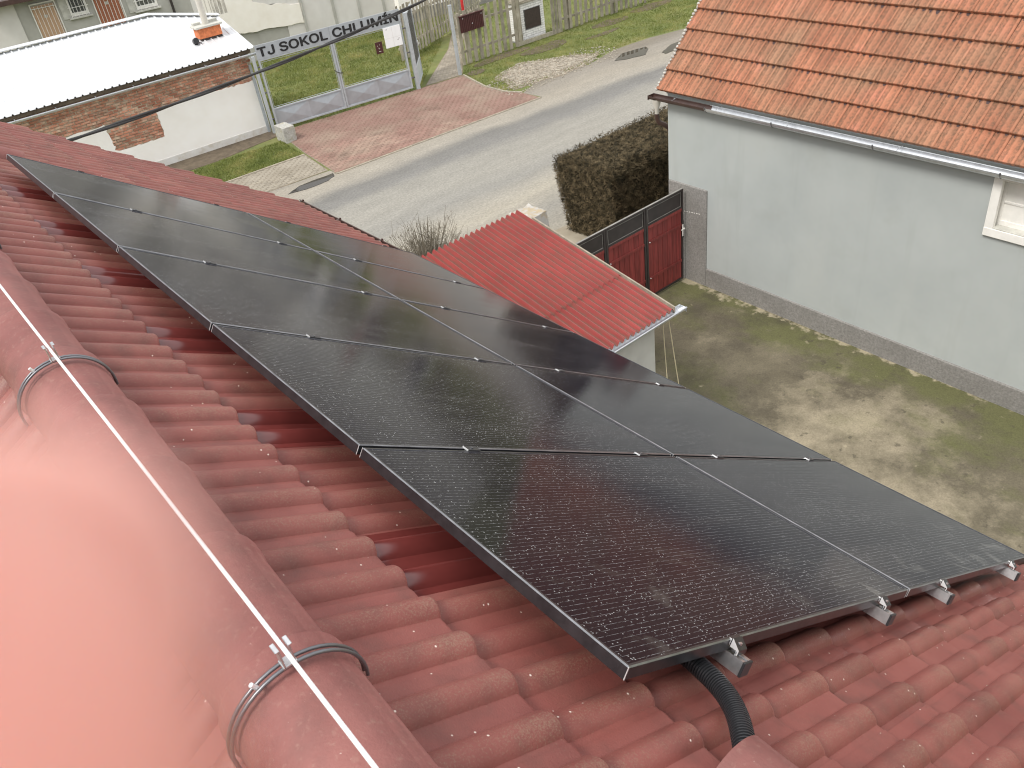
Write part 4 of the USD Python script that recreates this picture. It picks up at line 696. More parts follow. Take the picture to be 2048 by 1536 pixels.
# ------------------------------------------------------------------ hedge and bush
def hedge(x0, x1, y0, y1, h):
    hd = thing('clipped_hedge', 'clipped brown-green hedge behind the red gate beside the grey house', 'hedge')
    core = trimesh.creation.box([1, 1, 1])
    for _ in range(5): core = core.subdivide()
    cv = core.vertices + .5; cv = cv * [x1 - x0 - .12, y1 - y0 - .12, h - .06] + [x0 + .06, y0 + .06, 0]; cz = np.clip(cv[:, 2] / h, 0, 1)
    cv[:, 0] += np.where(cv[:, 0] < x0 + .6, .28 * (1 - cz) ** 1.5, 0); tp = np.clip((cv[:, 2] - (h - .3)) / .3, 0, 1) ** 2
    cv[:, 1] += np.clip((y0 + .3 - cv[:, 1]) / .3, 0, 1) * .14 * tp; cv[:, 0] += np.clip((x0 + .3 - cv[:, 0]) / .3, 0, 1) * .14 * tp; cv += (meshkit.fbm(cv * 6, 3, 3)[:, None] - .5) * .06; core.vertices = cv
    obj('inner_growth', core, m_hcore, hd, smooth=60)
    r = np.random.default_rng(5); N = 120000; L, W_ = x1 - x0, y1 - y0; areas = np.array([L * W_ * 1.2, L * h, L * h * .5, W_ * h]); f = r.choice(4, N, p=areas / areas.sum()); a, b = r.random(N), r.random(N); P = np.zeros((N, 3)); Nn = np.zeros((N, 3))
    for k, (o, n_) in enumerate((((0, 0, 1), (0, 0, 1)), ((0, 0, 0), (0, -1, 0)), ((0, 1, 0), (0, 1, 0)), ((0, 0, 0), (-1, 0, 0)))):
        i = f == k
        if k == 0: P[i] = np.c_[x0 + L * a[i], y0 + W_ * b[i], np.full(i.sum(), h)]
        elif k in (1, 2): P[i] = np.c_[x0 + L * a[i], np.full(i.sum(), y0 if k == 1 else y1), h * b[i]]
        else: P[i] = np.c_[np.full(i.sum(), x0), y0 + W_ * a[i], h * b[i]]
        Nn[i] = n_
    # rounded upper edges, left end drawn in at the foot
    P[:, 0] += np.where(P[:, 0] < x0 + .5, .28 * np.clip(1 - P[:, 2] / h, 0, 1) ** 1.5, 0)
    ed = np.minimum(np.minimum(P[:, 0] - x0, np.minimum(P[:, 1] - y0, y1 - P[:, 1])), 0.25); P[:, 2] -= np.where(f == 0, .16 * (1 - np.clip(ed / .25, 0, 1)) ** 2, 0); tp = np.clip((P[:, 2] - (h - .25)) / .25, 0, 1) * (f != 0); P[:, 1] += np.where(f == 1, .14 * tp ** 2, 0); P[:, 0] += np.where(f == 3, .14 * tp ** 2, 0)
    P += Nn * ((meshkit.fbm(P * 2.6, 4, 2) - .5) * .05)[:, None] - Nn * (r.random(N) ** 2 * .08)[:, None]
    nn_ = Nn * .85 + r.normal(0, .40, (N, 3)); d = np.cross(nn_, r.normal(0, 1, (N, 3))); d = d / np.linalg.norm(d, axis=1, keepdims=True) + Nn * .30; d /= np.linalg.norm(d, axis=1, keepdims=True); s = np.cross(d, nn_); s /= np.linalg.norm(s, axis=1, keepdims=True); Ln = r.uniform(.04, .10, N)[:, None]; wd = r.uniform(.004, .010, N)[:, None]
    V = np.stack([P - s * wd, P + s * wd, P + d * Ln], 1); obj('twigs', (V.reshape(-1, 3), np.arange(3 * N).reshape(-1, 3)), m_hedge, hd, kind='stuff')
hedge(9.80, 15.5, 9.95, 11.55, 1.74)
bs = thing('bare_bush', 'leafless twiggy bush beyond the far corner of the solar array', 'bush', (6.42, 11.55, 0))
r = np.random.default_rng(9); parts = []
for k in range(330):
    a = r.uniform(0, 6.283); sp = r.uniform(.1, 1.0); hgt = r.uniform(.9, 1.72) * (1 - .18 * sp); e = np.array([math.cos(a) * sp * 1.05, math.sin(a) * sp * .75, hgt]); mid = e * [.35, .35, .5] + r.normal(0, .04, 3); st = np.array([math.cos(a), math.sin(a), 0]) * .12 * r.random()
    t = np.linspace(0, 1, 6)[:, None]; c = st * (1 - t) ** 2 + 2 * mid * t * (1 - t) + e * t ** 2; parts.append(tube(c, np.linspace(.007, .003, 6), 4, False))
    for q in range(6):
        tt = r.uniform(.35, .98); p = st * (1 - tt) ** 2 + 2 * mid * tt * (1 - tt) + e * tt ** 2; d = r.normal(0, .5, 3) + [0, 0, .8]; d *= r.uniform(.10, .30) / np.linalg.norm(d); parts.append(tube([p, p + d * .5 + r.normal(0, .008, 3), p + d], [.0034, .0028, .002], 3, False))
        if q % 2 == 0: bud = trimesh.creation.icosphere(0, r.uniform(.006, .013)); bud.apply_translation(p + d); parts.append(bud)
obj('stems', cat_(parts), m_bush, bs, kind='stuff')

# ------------------------------------------------------------------ overhead cable
A, B = np.array([1.17, 9.67, 5.27]), np.array([7.36, 11.47, 5.22]); t = np.linspace(-0.36, 3.4, 60)[:, None]; cpath = A + (B - A) * t + np.array([0, 0, 1.0]) * (0.30 * t * (t - 1.0) * (t < 1.6) + (0.288 + 0.1 * (t - 1.6)) * (t >= 1.6))
ang = np.linspace(0, 60, 60); k1 = 0.012 * np.c_[np.zeros(60), np.cos(ang), np.sin(ang)]
ov = thing('overhead_cable', 'thick black twisted cable hanging across the street from the roof gable', 'cable')
obj('conductor', tube(cpath + k1, .0155, 10), m_cable, ov, smooth=60); obj('conductor', tube(cpath - k1, .0155, 10), m_cable, ov, smooth=60)

# ------------------------------------------------------------------ white brick outbuilding of the club
BO, BY = (9.42, 24.42, 0), math.radians(-3)
bl = thing('club_outbuilding', 'low white plastered brick outbuilding with bright sheet metal roof', 'building', BO, BY)
def zroof(n): return 2.5 + (n + .1) * .2585
BD = 3.5
obj('wall', trimesh.convex.convex_hull(np.array([(x, y, z) for x in (-10.5, -.02) for (y, z) in ((.03, 0), (.03, 2.47), (2.25, 0), (2.25, zroof(2.25) - .07))])), m_limemortar, bl)
# plaster skin with the missing patches
zb = lambda x: 1.60 + .008 * math.sin(x * 3) + .006 * math.sin(x * 13 + 1)
edge = [(x, zb(x) + rng.normal(0, .012)) for x in np.arange(0.0, -3.12, -.08)]
e2 = [(-3.12 + rng.normal(0, .012), z) for z in np.arange(1.52, .80, -.09)] + [(x, .80 + rng.normal(0, .008)) for x in np.arange(-3.2, -4.5, -.09)] + [(-4.56 + rng.normal(0, .014), z) for z in np.arange(.86, 1.56, .09)]
e3 = [(x, 1.57 + .02 * math.sin(8 * x)) for x in np.arange(-4.6, -10.5, -.1)]
skin = Polygon([(0, .2)] + edge + e2 + e3 + [(-10.5, .2)]).buffer(0); sk = trimesh.creation.extrude_polygon(largest(skin), .03, engine='earcut'); sk.apply_transform(np.array([[1, 0, 0, 0], [0, 0, 1, 0.0], [0, 1, 0, 0], [0, 0, 0, 1.0]])); sk.fix_normals(); obj('plaster', sk, m_plaster, bl)
obj('plaster_foot', cbox(-10.5, .0, -.012, .03, -.05, .205, .006), m_oldplaster, bl)
bricks = []
for j in range(13):
    z = .775 + .0775 * j if j < 0 else 2.36 - .0775 * (j + 1)
    for i in range(30):
        x1 = .0 - .265 * i - (.1325 if j % 2 else 0); x0 = x1 - .252
        if x0 < -7.1: continue
        bb = sbox(x0, z, x1, z + .066)
        if largest(skin).intersection(bb).area > .5 * bb.area: continue
        if j > 10 and not (-4.5 < x0 < -3.1): continue
        bricks.append((x0, min(x1, -0.005), z))
rw = 0
for z in np.arange(2.36 - .0775 * 14, .80, -.0775):
    rw += 1
    for x1 in np.arange(-3.13 + (.1325 if rw % 2 else 0), -4.5, -.265): bricks.append((max(x1 - .252, -4.57), min(x1, -3.13), z))
bricks = [q for q in bricks if q[1] - q[0] > .05]
for k, (x0, x1, z) in enumerate(bricks[:330]):
    dpt = rng.uniform(-.004, .014); 
    if rng.random() < .05: dpt = .025
    b = cbox(x0 + rng.uniform(0, .012), x1 - rng.uniform(0, .012), dpt, .06, z + rng.uniform(0, .006), z + .066 - rng.uniform(0, .006), .006); b.apply_transform(trimesh.transformations.rotation_matrix(rng.normal(0, .012), [0, 1, 0], [(x0 + x1) / 2, 0, z]))
    obj('brick', b, m_brick, bl)
# ribbed roof sheet: ribs run up the slope
xs, hs = [], []
x = -11.0
while x < .22:
    for dx, h in ((0, 0), (.135, 0), (.150, .034), (.180, .034), (.195, 0)): xs.append(x + dx); hs.append(h)
    x += .2
xs, hs = np.array(xs), np.array(hs); kk = xs < .25; xs, hs = xs[kk], hs[kk]
back = np.where(xs < -1.56, 3.45, 3.5 - (xs + 1.56) * (1.2 / 1.8)); n = len(xs); V = np.vstack([np.c_[xs, np.full(n, -.12), zroof(-.12) + hs], np.c_[xs, back, zroof(back) + hs], np.c_[xs, np.full(n, -.12), zroof(-.12) + hs - .012], np.c_[xs, back, zroof(back) + hs - .012]]); F = []
for j in range(n - 1): F += [(j, j + 1, n + j + 1), (j, n + j + 1, n + j), (2 * n + j, 3 * n + j + 1, 2 * n + j + 1), (2 * n + j, 3 * n + j, 3 * n + j + 1), (j, 2 * n + j, 2 * n + j + 1), (j, 2 * n + j + 1, j + 1), (n + j, n + j + 1, 3 * n + j + 1), (n + j, 3 * n + j + 1, 3 * n + j)]
rfp = obj('roof', trimesh.Trimesh(V, F, process=False), m_roofmetal, bl)
bx = []
def ridge_piece(a, b):
    a, b = np.array(a), np.array(b); return trimesh.convex.convex_hull(np.array([p + o for p in (a, b) for o in ((0, -.13, -.02), (0, -.13, .0), (0, .06, .03), (0, .06, -.05))]))
obj('ridge_flashing', cat_([ridge_piece((-11, 3.45, zroof(3.45) + .062), (-1.56, 3.45, zroof(3.45) + .062)), ridge_piece((-1.56, 3.45, zroof(3.45) + .062), (.22, 2.3, zroof(2.3) + .062))]), m_roofmetal, rfp)
obj('back_wall', trimesh.convex.convex_hull(np.array([(x, y, z) for (x, y) in ((-10.5, 2.3), (-.1, 2.28), (-1.6, 3.35), (-10.5, 3.35)) for z in (0, zroof(2.25) - .1)])), m_greywall, bl)
gg = strip(gutter_prof(0, 0, .062), [0, 10.6], True); V = gg.vertices.copy(); gg.vertices = np.c_[V[:, 1] - 10.35, -.17 - V[:, 0], V[:, 2] + 2.36]; gut = obj('gutter', gg, m_zinc, bl, smooth=40)
obj('eave_board', cbox(-10.5, .05, -.07, .03, 2.37, 2.475), m_earth, bl)
for x in np.arange(-.35, -8, -1.05): obj('gutter_bracket', cbox(x - .012, x + .012, -.245, -.08, 2.375, 2.392, .001), m_zinc, bl)
ch = obj('chimney', cbox(-.95, -.25, 1.0, 1.42, 2.86, 3.14, .006), m_chimney, bl, label='short orange brick chimney with concrete cap')
obj('chimney_base', cbox(-.93, -.27, 1.02, 1.40, 2.6, 2.86), m_rustdoor, ch); obj('chimney_cap', cat_([cbox(-1.02, -.18, .94, 1.48, 3.14, 3.20, .01), cbox(-.95, -.72, 1.3, 1.46, 3.2, 3.27), cbox(-.5, -.2, 1.3, 1.46, 3.2, 3.27)]), m_concslab, ch)
obj('flue_pipe', tube([(-.60, 1.2, 3.2), (-.60, 1.2, 6.0)], .095, 18), m_flue, ch, smooth=50)
vt = trimesh.creation.cylinder(.085, .14, sections=16); vt.apply_transform(trimesh.transformations.rotation_matrix(math.radians(75), [1, 0, 0])); vt.apply_translation([-1.13, .92, zroof(.95) + .10]); obj('roof_vent', cat_([vt, tube([(-1.13, .95, zroof(.95) - .02), (-1.13, .95, zroof(.95) + .08)], .05, 10), tube([(-1.04, .9, zroof(.9) + .05), (-.97, .94, zroof(.9) + .02)], .015, 6)]), m_blackplastic, rfp)
obj('corner_post', cbox(-.12, -.045, -.06, .0, -.02, 2.05, .004), m_galv, bl)

# ------------------------------------------------------------------ sports ground gate
GO, GY = (9.34, 24.13, 0), math.atan2(-.1376, .9905)
sg = thing('sports_ground_gate', 'galvanised double gate to the sports ground lettered TJ SOKOL CHLUMÍN', 'gate', GO, GY)
obj('post', cbox(.0, .09, -.045, .045, 0, 2.30, .006), m_galv, sg); obj('post', cbox(5.07, 5.19, -.06, .06, 0, 2.42, .008), m_galv, sg)
obj('sign_board', cat_([cbox(.17, 2.53, -.030, -.006, 2.17, 2.575, .003), cbox(2.534, 4.94, -.030, -.006, 2.17, 2.575, .003)]), m_galvpanel, sg)
def gleaf(x0, x1):
    obj('leaf_frame', cat_([cbox(x0, x0 + .06, -.03, .03, .10, 2.2, .004), cbox(x1 - .06, x1, -.03, .03, .10, 2.2, .004), cbox(x0 + .06, x1 - .06, -.028, .028, .10, .15, .004), cbox(x0 + .06, x1 - .06, -.027, .027, .68, .72, .004), cbox(x0 + .06, x1 - .06, -.026, .026, 2.12, 2.17, .004)]), m_galv, sg)
    a, b = x0 + .06, x1 - .06
    for k in range(2):
        p0, p1 = a + (b - a) * k / 2, a + (b - a) * (k + 1) / 2; c = ((p0 + p1) / 2, -.065, .415); q = [(p0, -.004, .15), (p1, -.004, .15), (p1, -.004, .68), (p0, -.004, .68), c, ((p0 + p1) / 2, .004, .415)]
        m = trimesh.Trimesh(np.array(q), [(0, 1, 4), (1, 2, 4), (2, 3, 4), (3, 0, 4), (1, 0, 5), (2, 1, 5), (3, 2, 5), (0, 3, 5)], process=False); obj('pyramid_panel', m, m_galvpanel, sg)
    wires = []
    for xx in (a + .035, b - .035): wires.append(tube([(xx, 0, .72), (xx, 0, 2.12)], .006, 6))
    for z in (.76, 2.08): wires.append(tube([(a + .035, 0, z), (b - .035, 0, z)], .006, 6))
    obj('inner_rod', cat_(wires), m_galv, sg)
gleaf(.17, 2.535); gleaf(2.545, 4.94)
for z in (.4, 1.2, 1.95): obj('hinge', cat_([cbox(.09, .17, -.02, .02, z, z + .04, .003), cbox(4.94, 5.07, -.02, .02, z, z + .04, .003)]), m_steel, sg)
obj('chain', tube([(2.40, -.05, 1.32), (2.46, -.06, 1.26), (2.56, -.06, 1.20), (2.66, -.05, 1.18)], .012, 8), m_gateframe, sg)
def text(s, h, x, z, xw, parent, m, y):
    full = meshkit.text_mesh(s, h, .006, bold=True).bounds; kx = xw / (full[1, 0] - full[0, 0])
    for i, c_ in enumerate(s):
        if c_ == ' ': continue
        right = meshkit.text_mesh(s[:i + 1], h, .006, bold=True).bounds[1, 0]; t = meshkit.text_mesh(c_, h, .006, bold=True); W_ = t.bounds
        V = t.vertices.copy(); V[:, 0] += right - W_[1, 0] - full[0, 0]; cp = []
        for q, (ox, oz) in enumerate(((-.006, 0), (.006, 0), (0, .004), (0, -.004), (0, 0))):
            u = t.copy(); u.vertices = np.c_[V[:, 0] * kx + x + ox, y - V[:, 2] - .0002 * q, V[:, 1] + z + oz]
            if u.volume < 0: u.invert()
            cp.append(u)
        obj('letter', cat_(cp), m, parent)
text('TJ SOKOL', .245, .22, 2.245, 2.22, sg, m_letter, -.031); text('CHLUMÍN', .245, 2.62, 2.245, 2.24, sg, m_letter, -.031)
nb = thing('notice_board', 'white notice sheet fixed on the right leaf of the sports ground gate', 'notice board', tuple(np.array(GO) + [0, 0, 0]), GY)
obj('sheet', cbox(4.27, 4.86, -.058, -.032, 1.52, 2.13, .002), m_paper, nb); obj('crease', cat_([box(4.56, 4.564, -.0592, -.058, 1.54, 2.10), box(4.3, 4.82, -.0592, -.058, 1.80, 1.803)]), m_flue, nb)
for p_ in ((4.36, 2.06), (4.70, 1.70), (4.74, 1.73)): obj('mark', box(p_[0], p_[0] + .035, -.0594, -.0578, p_[1], p_[1] + .016), m_gateframe, nb)
bxx = thing('brown_plate', 'small dark brown plate hung on the gate left of the white notice', 'sign', GO, GY)
obj('plate', cbox(3.91, 4.15, -.054, -.032, 1.43, 1.78, .003), m_cab, bxx); obj('marks', cat_([box(3.97, 3.99, -.0555, -.054, 1.66, 1.68), box(4.04, 4.06, -.0555, -.054, 1.68, 1.70), box(4.0, 4.05, -.0555, -.054, 1.58, 1.59), box(4.01, 4.02, -.0555, -.054, 1.56, 1.62), box(3.99, 4.07, -.0555, -.054, 1.49, 1.505)]), m_flue, bxx)
# wicket standing open
wk = thing('wicket_gate', 'narrow galvanised wicket standing open beside the right gate post', 'gate', (14.52, 23.50, 0), math.atan2(1.25, 1.05))
WL = 1.35
obj('frame', cat_([cbox(0, .05, -.025, .025, .1, 2.38), cbox(WL - .05, WL, -.025, .025, .1, 2.38), cbox(.05, WL - .05, -.024, .024, 2.33, 2.38), cbox(.05, WL - .05, -.024, .024, .1, .15), cbox(.05, WL - .05, -.023, .023, .66, .71)]), m_galv, wk)
obj('panel', box(.05, WL - .05, -.006, .006, .15, .66), m_galvpanel, wk)
obj('mesh_bars', cat_([box(x, x + .012, -.005, .005, .71, 2.33) for x in np.arange(.09, WL - .06, .045)] + [box(.05, WL - .05, -.004, .004, z, z + .01) for z in np.arange(.8, 2.3, .09)]), m_steel, wk)
obj('lock', cat_([cbox(WL - .07, WL + .03, -.05, .05, 1.05, 1.2), cbox(WL - .14, WL - .04, -.09, -.07, 1.12, 1.14)]), m_alucut, wk)
pp = thing('grey_pole', 'slim pale grey pole beside the paved path and picket fence', 'pole', (16.15, 23.38, 0))
obj('shaft', tube([(0, 0, 0), (0, 0, 2.22)], .062, 16), m_galv, pp, smooth=50); cp_ = trimesh.creation.cylinder(.068, .03, sections=16); cp_.apply_translation([0, 0, 2.23]); obj('cap', cp_, m_galvpanel, pp)
sb = trimesh.creation.box([.36, .60, .46]).subdivide().subdivide().subdivide(); sb.apply_translation([0, 0, .22]); sb.vertices += (meshkit.fbm(sb.vertices * 6, 3, 2)[:, None] - .5) * sb.vertex_normals * .05
q = obj('stone_block', sb, m_stone, smooth=40, label='rough granite block at the left foot of the sports ground gate', cat='stone block'); UsdGeom.Mesh(stage.GetPrimAtPath(q)).AddTranslateOp().Set(Gf.Vec3d(9.30, 23.10, 0))

# ------------------------------------------------------------------ picket fences
def fence(name, a, b, label, H=1.75, pitch=.27, wd=.145, skip=None, low=None):
    a, b = np.array(a, float), np.array(b, float); L = np.linalg.norm(b - a); f = thing(name, label, 'fence', (*a, 0), math.atan2(b[1] - a[1], b[0] - a[0]))
    n = int(L / pitch)
    for k in range(n):
        x = k * pitch
        if skip and skip[0] < x < skip[1]: continue
        h = H + rng.normal(0, .03); w2 = wd + rng.normal(0, .012); m = cbox(0, w2, -.032, -.010, rng.uniform(.02, .08), h, .006); m.apply_transform(trimesh.transformations.rotation_matrix(rng.normal(0, .012), [0, 1, 0])); m.apply_translation([x, rng.normal(0, .004), 0]); obj('picket', m, m_wood, f)
    for z in (.42, 1.32):
        segs = [(0, L)] if not skip else [(0, skip[0]), (skip[1], L)]
        for s in segs: obj('fence_rail', cbox(s[0], s[1], -.008, .045, z, z + .08), m_wood, f)
    for x in np.arange(.3, L, 2.4):
        if skip and skip[0] < x < skip[1]: continue
        obj('fence_post', cbox(x, x + .1, .046, .146, -.1, H - .1), m_wood, f)
    return f
f1 = fence('picket_fence', (16.85, 24.12), (31.0, 23.9), 'weathered grey picket fence along the grass verge, right of the pole', skip=(2.75, 4.35))
obj('gap_board', cbox(2.5, 4.75, -.03, .0, .02, .17), m_wood, f1)
for x in (2.45, 2.62, 4.25, 4.42, 4.58): obj('picket', cbox(x, x + .13, -.032, -.01, .04, 1.8), m_wood, f1)
fence('picket_fence', (16.1, 26.9), (22.5, 30.1), 'picket fence with pale wall behind it, left of the paved path', 1.85, .235, .14)
cb = thing('brown_cabinet', 'dark brown ribbed panel fixed across the pickets beside the pole', 'cabinet', (16.93, 24.05, 0), 0)
cbm = [cbox(0, 1.02, -.03, .0, 1.10, 1.62, .003)] + [cbox(x, x + .035, -.042, -.03, 1.10, 1.62, .003) for x in np.arange(.02, .99, .075)]
M_ = cat_(cbm); obj('panel', M_, m_cab, cb); obj('lid', cbox(-.03, 1.05, -.07, .02, 1.62, 1.65), m_cab, cb)
for x in (.12, .5, .93): s_ = trimesh.creation.icosphere(1, .016); s_.apply_translation([x, -.045, 1.55 if x != .5 else 1.32]); obj('screw', s_, m_alucut, cb)
rp = thing('red_post', 'red painted post rising behind the picket fence near the pole', 'post', (17.66, 24.75, 0)); obj('shaft', tube([(0, 0, 0), (0, 0, 2.7)], .05, 12), m_redpost, rp, smooth=50); cpp = trimesh.creation.cylinder(.06, .04, sections=12); cpp.apply_translation([0, 0, 2.7]); obj('cap', cpp, m_redpost, rp)
wp = thing('white_brick_pillar', 'white brick pillar with a dark square door in the fence gap', 'pillar', (19.72, 24.22, 0), 0)
obj('core', box(.012, 1.188, .012, .60, 0, 1.38), m_joint, wp)
for j in range(17):
    z = .06 + .0775 * j; off = .12 * (j % 2); edges = [0] + list(np.arange(.24 - off, 1.2, .24)) + [1.2]
    for x0, x1 in zip(edges[:-1], edges[1:]):
        if x1 - x0 < .03: continue
        if x1 > .24 and x0 < 1.0 and .46 < z < 1.12: 
            if x0 < .22: x1 = .22
            elif x1 > 1.02: x0 = 1.02
            else: continue
            if x1 - x0 < .03: continue
        obj('brick', cbox(x0 + .004, x1 - .004, 0, .10, z, z + .069, .004), m_whitebrick, wp)
    obj('brick', cbox(0, .1, .108, .34, z, z + .069, .004), m_whitebrick, wp); obj('brick', cbox(0, .1, .35, .6, z, z + .069, .004), m_whitebrick, wp)
dr = obj('door', cbox(.25, .99, -.012, .02, .47, 1.13, .004), m_rustdoor, wp); obj('rim', cat_([cbox(.23, 1.01, -.018, .0, 1.13, 1.15), cbox(.23, 1.01, -.018, .0, .45, .47), cbox(.23, .25, -.018, .0, .47, 1.13), cbox(.99, 1.01, -.018, .0, .47, 1.13)]), m_steel, dr)
obj('cover', cat_([cbox(-.06, 1.26, -.06, .66, 1.385, 1.42)] + [cbox(x, x + .1, -.03, .6, 1.42, 1.45 + rng.uniform(0, .03)) for x in np.arange(0, 1.15, .13)]), m_wood, wp)

# ------------------------------------------------------------------ buildings at the back
KO, KY = (18.0, 32.5, 0), math.radians(-10)
kb = thing('club_building', 'grey cement building at the back with barred doors and windows', 'building', KO, KY)
obj('wall', cat_([box(-12.45, -6.6, 0.0, 5, 0, 6.0), box(-6.6, 2.2, .02, 5, 0, 5.5)]), m_greywall, kb); obj('pale_wing', box(-20, -12.45, -.06, 5, 0, 6.2), m_palewall, kb)
obj('pale_facing', cat_([box(-6.6, -5.35, -.02, .02, 0, 5.5), box(-3.2, 2.2, -.02, .02, 0, 5.5)]), m_palewall, kb)
def patch(pts, y0, y1, m, seed, amp=.10):
    p = largest(wobble(pts, amp, .18, 2.2, seed)); t = trimesh.creation.extrude_polygon(p, abs(y1 - y0), engine='earcut'); t.apply_transform(np.array([[1, 0, 0, 0], [0, 0, 1, min(y0, y1)], [0, 1, 0, 0], [0, 0, 0, 1.0]])); t.fix_normals(); obj('plaster_patch', t, m, kb)
patch([(-5.9, 1.2), (-2.5, 1.0), (-2.4, 1.7), (-3.6, 1.9), (-4.3, 2.2), (-4.6, 3.2), (-5.9, 3.3)], -.05, -.015, m_creampatch, 41)
patch([(-4.3, 1.95), (-3.0, 1.9), (-2.9, 3.6), (-4.5, 3.6)], -.035, -.012, m_palewall, 42)
for x in (-2.5, -1.2, -.1, 1.0): obj('pilaster', cbox(x, x + .12, -.05, -.015, 0, 5.4), m_greywall, kb)
obj('eave', cbox(-13.6, -9.0, -.45, .2, 3.82, 3.98), m_brownmetal, kb)
def door(x0, x1, m, z0=1.5, z1=3.58):
    d = obj('door', cbox(x0 + .05, x1, -.02, .02, z0, z1), m, kb); obj('frame', cat_([cbox(x0, x0 + .04, -.05, .0, z0, z1 + .05), cbox(x1 + .02, x1 + .06, -.05, .0, z0, z1 + .05), cbox(x0, x1 + .06, -.055, .0, z1 + .05, z1 + .09)]), m_white, d)
    obj('grille', cat_([tube([(x, -.07, z0), (x, -.07, z1)], .009, 6) for x in np.arange(x0 + .14, x1, .125)] + [tube([(x0, -.07, z), (x1 + .05, -.07, z)], .012, 6) for z in (z0 + .95, z1 - .08, z0 + .3)]), m_white, d)
    obj('plate', cbox((x0 + x1) / 2 - .05, (x0 + x1) / 2 + .07, -.03, -.02, z1 - .42, z1 - .32), m_flue, d)
door(-12.0, -11.2, m_doorbeige); door(-9.95, -9.05, m_doorbrown)
def window(x0, x1, z0=3.0, z1=3.85):
    w_ = obj('window', cat_([cbox(x0, x0 + .06, -.03, .05, z0, z1), cbox(x1 - .06, x1, -.03, .05, z0, z1), cbox(x0 + .06, x1 - .06, -.03, .05, z0, z0 + .12), cbox(x0 + .06, x1 - .06, -.03, .05, z1 - .06, z1)]), m_white, kb)
    obj('pane', box(x0 + .06, x1 - .06, -.005, .0, z0 + .12, z1 - .06), m_glass, w_); obj('dark_room', box(x0 + .06, x1 - .06, .0, .004, z0 + .12, z1 - .06), m_dark, w_)
    obj('grille', cat_([tube([(x, -.09, z0 - .05), (x, -.09, z1)], .009, 6) for x in np.linspace(x0, x1, 6)] + [tube([(x0 - .06, -.09, z), (x1 + .06, -.09, z)], .01, 6) for z in (z0 - .05, z0 + .3)]), m_white, w_)
    obj('sill', cbox(x0 - .1, x1 + .1, -.10, .0, z0 - .08, z0 - .02), m_concslab, w_); obj('reveal', cbox(x0 - .28, x0 - .01, -.022, .0, z0 - .05, z1), m_concslab, w_)
window(-10.78, -10.18); window(-8.55, -7.8, 2.76, 3.7); window(-3.35, -2.6, 3.3, 4.2)
obj('downpipe', tube([(-7.3, -.08, .1), (-7.3, -.08, 3.0), (-7.42, -.08, 3.15), (-7.42, -.08, 5.5)], .05, 10), m_gateframe, kb, smooth=50)
obj('shutter', cat_([cbox(x, x + .13, -.05, -.022, 2.0, 4.4) for x in np.arange(-6.25, -5.4, .15)]), m_creampatch, kb)
wh = thing('white_house', 'white rendered house wall seen through the pickets behind the fence', 'house', (20.0, 31.8, 0), math.radians(-6))
obj('wall', box(-.5, 16, 0, 6, 0, 5.5), m_plaster, wh); obj('plinth', cbox(-.52, 16.02, -.03, .2, 0, .5), m_plinth, wh); obj('roof', trimesh.convex.convex_hull(np.array([(x, y, z) for x in (-.8, 16.3) for (y, z) in ((-.4, 5.45), (6.4, 5.45), (3, 8.3))])), m_ntile, wh)

# ------------------------------------------------------------------ the photographer's hand, one fingertip in front of the lens
import manifold3d as m3
def c2w(p): p = np.asarray(p, float) * 0.001; return CAM + CR * p[0] + CU * p[1] - CF * p[2]     # millimetres right, up, back from the lens
def chain(js):
    out = None
    for (a, ra), (b, rb) in zip(js[:-1], js[1:]):
        sp = [m3.Manifold.sphere(r, 24).translate(tuple(p)) for p, r in ((a, ra), (b, rb))]; h = m3.Manifold.batch_hull(sp); out = h if out is None else out + h
    return out
idx = [((-13.5, -8.15, -15.0), 8.0), ((-19.5, -12.4, -15.0), 8.4), ((-33, -22, -12), 8.6), ((-52, -34, -1), 9.4), ((-82, -50, 24), 11.5)]
mid = [((-8, -66, 26), 6.4), ((-30, -70, 22), 8.0), ((-52, -70, 20), 9.0), ((-86, -72, 32), 12)]
rin = [((-10, -86, 30), 6.2), ((-32, -91, 26), 7.6), ((-54, -91, 25), 8.6), ((-88, -92, 38), 11.5)]
lit = [((-26, -106, 37), 5.6), ((-42, -110, 34), 6.8), ((-60, -110, 34), 7.6), ((-92, -110, 46), 10.5)]
thu = [((-46, -30, 62), 7.2), ((-62, -36, 66), 9), ((-92, -56, 68), 11), ((-128, -86, 66), 15)]
palm = m3.Manifold.batch_hull([m3.Manifold.sphere(r, 24).translate(p) for p, r in (((-84, -52, 28), 11), ((-88, -74, 36), 12), ((-90, -94, 42), 11.5), ((-94, -110, 49), 10), ((-146, -96, 68), 18), ((-140, -122, 74), 17))])
arm = chain([((-146, -110, 72), 24), ((-240, -190, 130), 33), ((-330, -270, 190), 40)])
hand = palm + arm
for f_ in (idx, mid, rin, lit, thu): hand = hand + chain(f_)
hand = hand.refine_to_length(4.0); mm = hand.to_mesh(); hm = trimesh.Trimesh(mm.vert_properties[:, :3], mm.tri_verts); hm.merge_vertices(); trimesh.smoothing.filter_taubin(hm, iterations=12)
hm.vertices = np.array([c2w(p) for p in hm.vertices]); 
if hm.volume < 0: hm.invert()
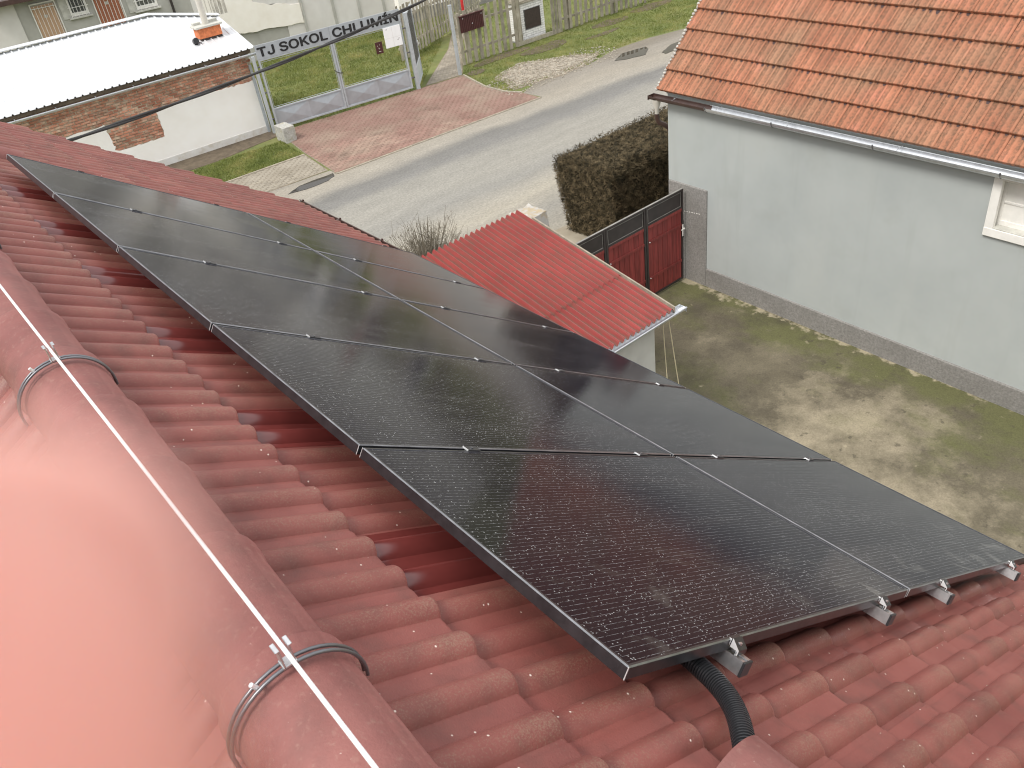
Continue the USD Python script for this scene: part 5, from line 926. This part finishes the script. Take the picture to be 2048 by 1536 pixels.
m_skin = usdkit.material(stage, LK + 'pink_skin', {'g': ('geometry', {}), 'n': ('noise_texture', {'scale': 120.0, 'detail': 4.0}), 'r': ('rgb_ramp', {'ramp': [(0.3, (0.44, 0.19, 0.165)), (0.7, (0.49, 0.22, 0.19))]}), 'p': ('principled_bsdf', {'roughness': 0.5, 'subsurface_weight': 0.6, 'subsurface_scale': 0.008, 'subsurface_radius': (1.0, 0.35, 0.2)})},
    [('g.position', 'n.vector'), ('n.fac', 'r.fac'), ('r.color', 'p.base_color')], surface='p.BSDF')
m_nail = mat('nail', (0.70, 0.40, 0.35), rough=0.3, var=0.05)
hd = thing('person', 'person holding out a hand, blurred pink fingertip close up in the lower left corner', 'person')
obj('hand', hm, m_skin, hd, smooth=True)
for (p, q, r) in ((idx[0], idx[1], (0, .3, -1)), (mid[0], mid[1], (.3, 0, 1)), (rin[0], rin[1], (.3, 0, 1)), (lit[0], lit[1], (.3, 0, 1)), (thu[0], thu[1], (.2, .3, 1))):
    a, b = np.array(p[0]), np.array(q[0]); ax = (a - b) / np.linalg.norm(a - b); nn = np.array(r, float); nn -= ax * (nn @ ax); nn /= np.linalg.norm(nn); e = np.cross(ax, nn); sp = trimesh.creation.icosphere(2, 1.0).vertices * [p[1] * .85, p[1] * .72, 1.2]
    c = a + nn * (p[1] - .7); nm = trimesh.creation.icosphere(2, 1.0); nm.vertices = np.array([c2w(c + ax * v[0] + e * v[1] + nn * (v[2] - .10 * v[1] ** 2 * .5)) for v in sp])
    if nm.volume < 0: nm.invert()
    obj('nail', nm, m_nail, hd, smooth=True)
sl_ = chain([((-205, -162, 110), 38), ((-240, -192, 131), 41), ((-345, -282, 199), 50)]).refine_to_length(9.0).to_mesh(); sm_ = trimesh.Trimesh(np.array([c2w(p) for p in sl_.vert_properties[:, :3]]), sl_.tri_verts)
if sm_.volume < 0: sm_.invert()
obj('sleeve', sm_, mat('dark_jacket_cloth', (0.03, 0.032, 0.04), rough=0.9, bump=0.002, bscale=200), hd, smooth=50)
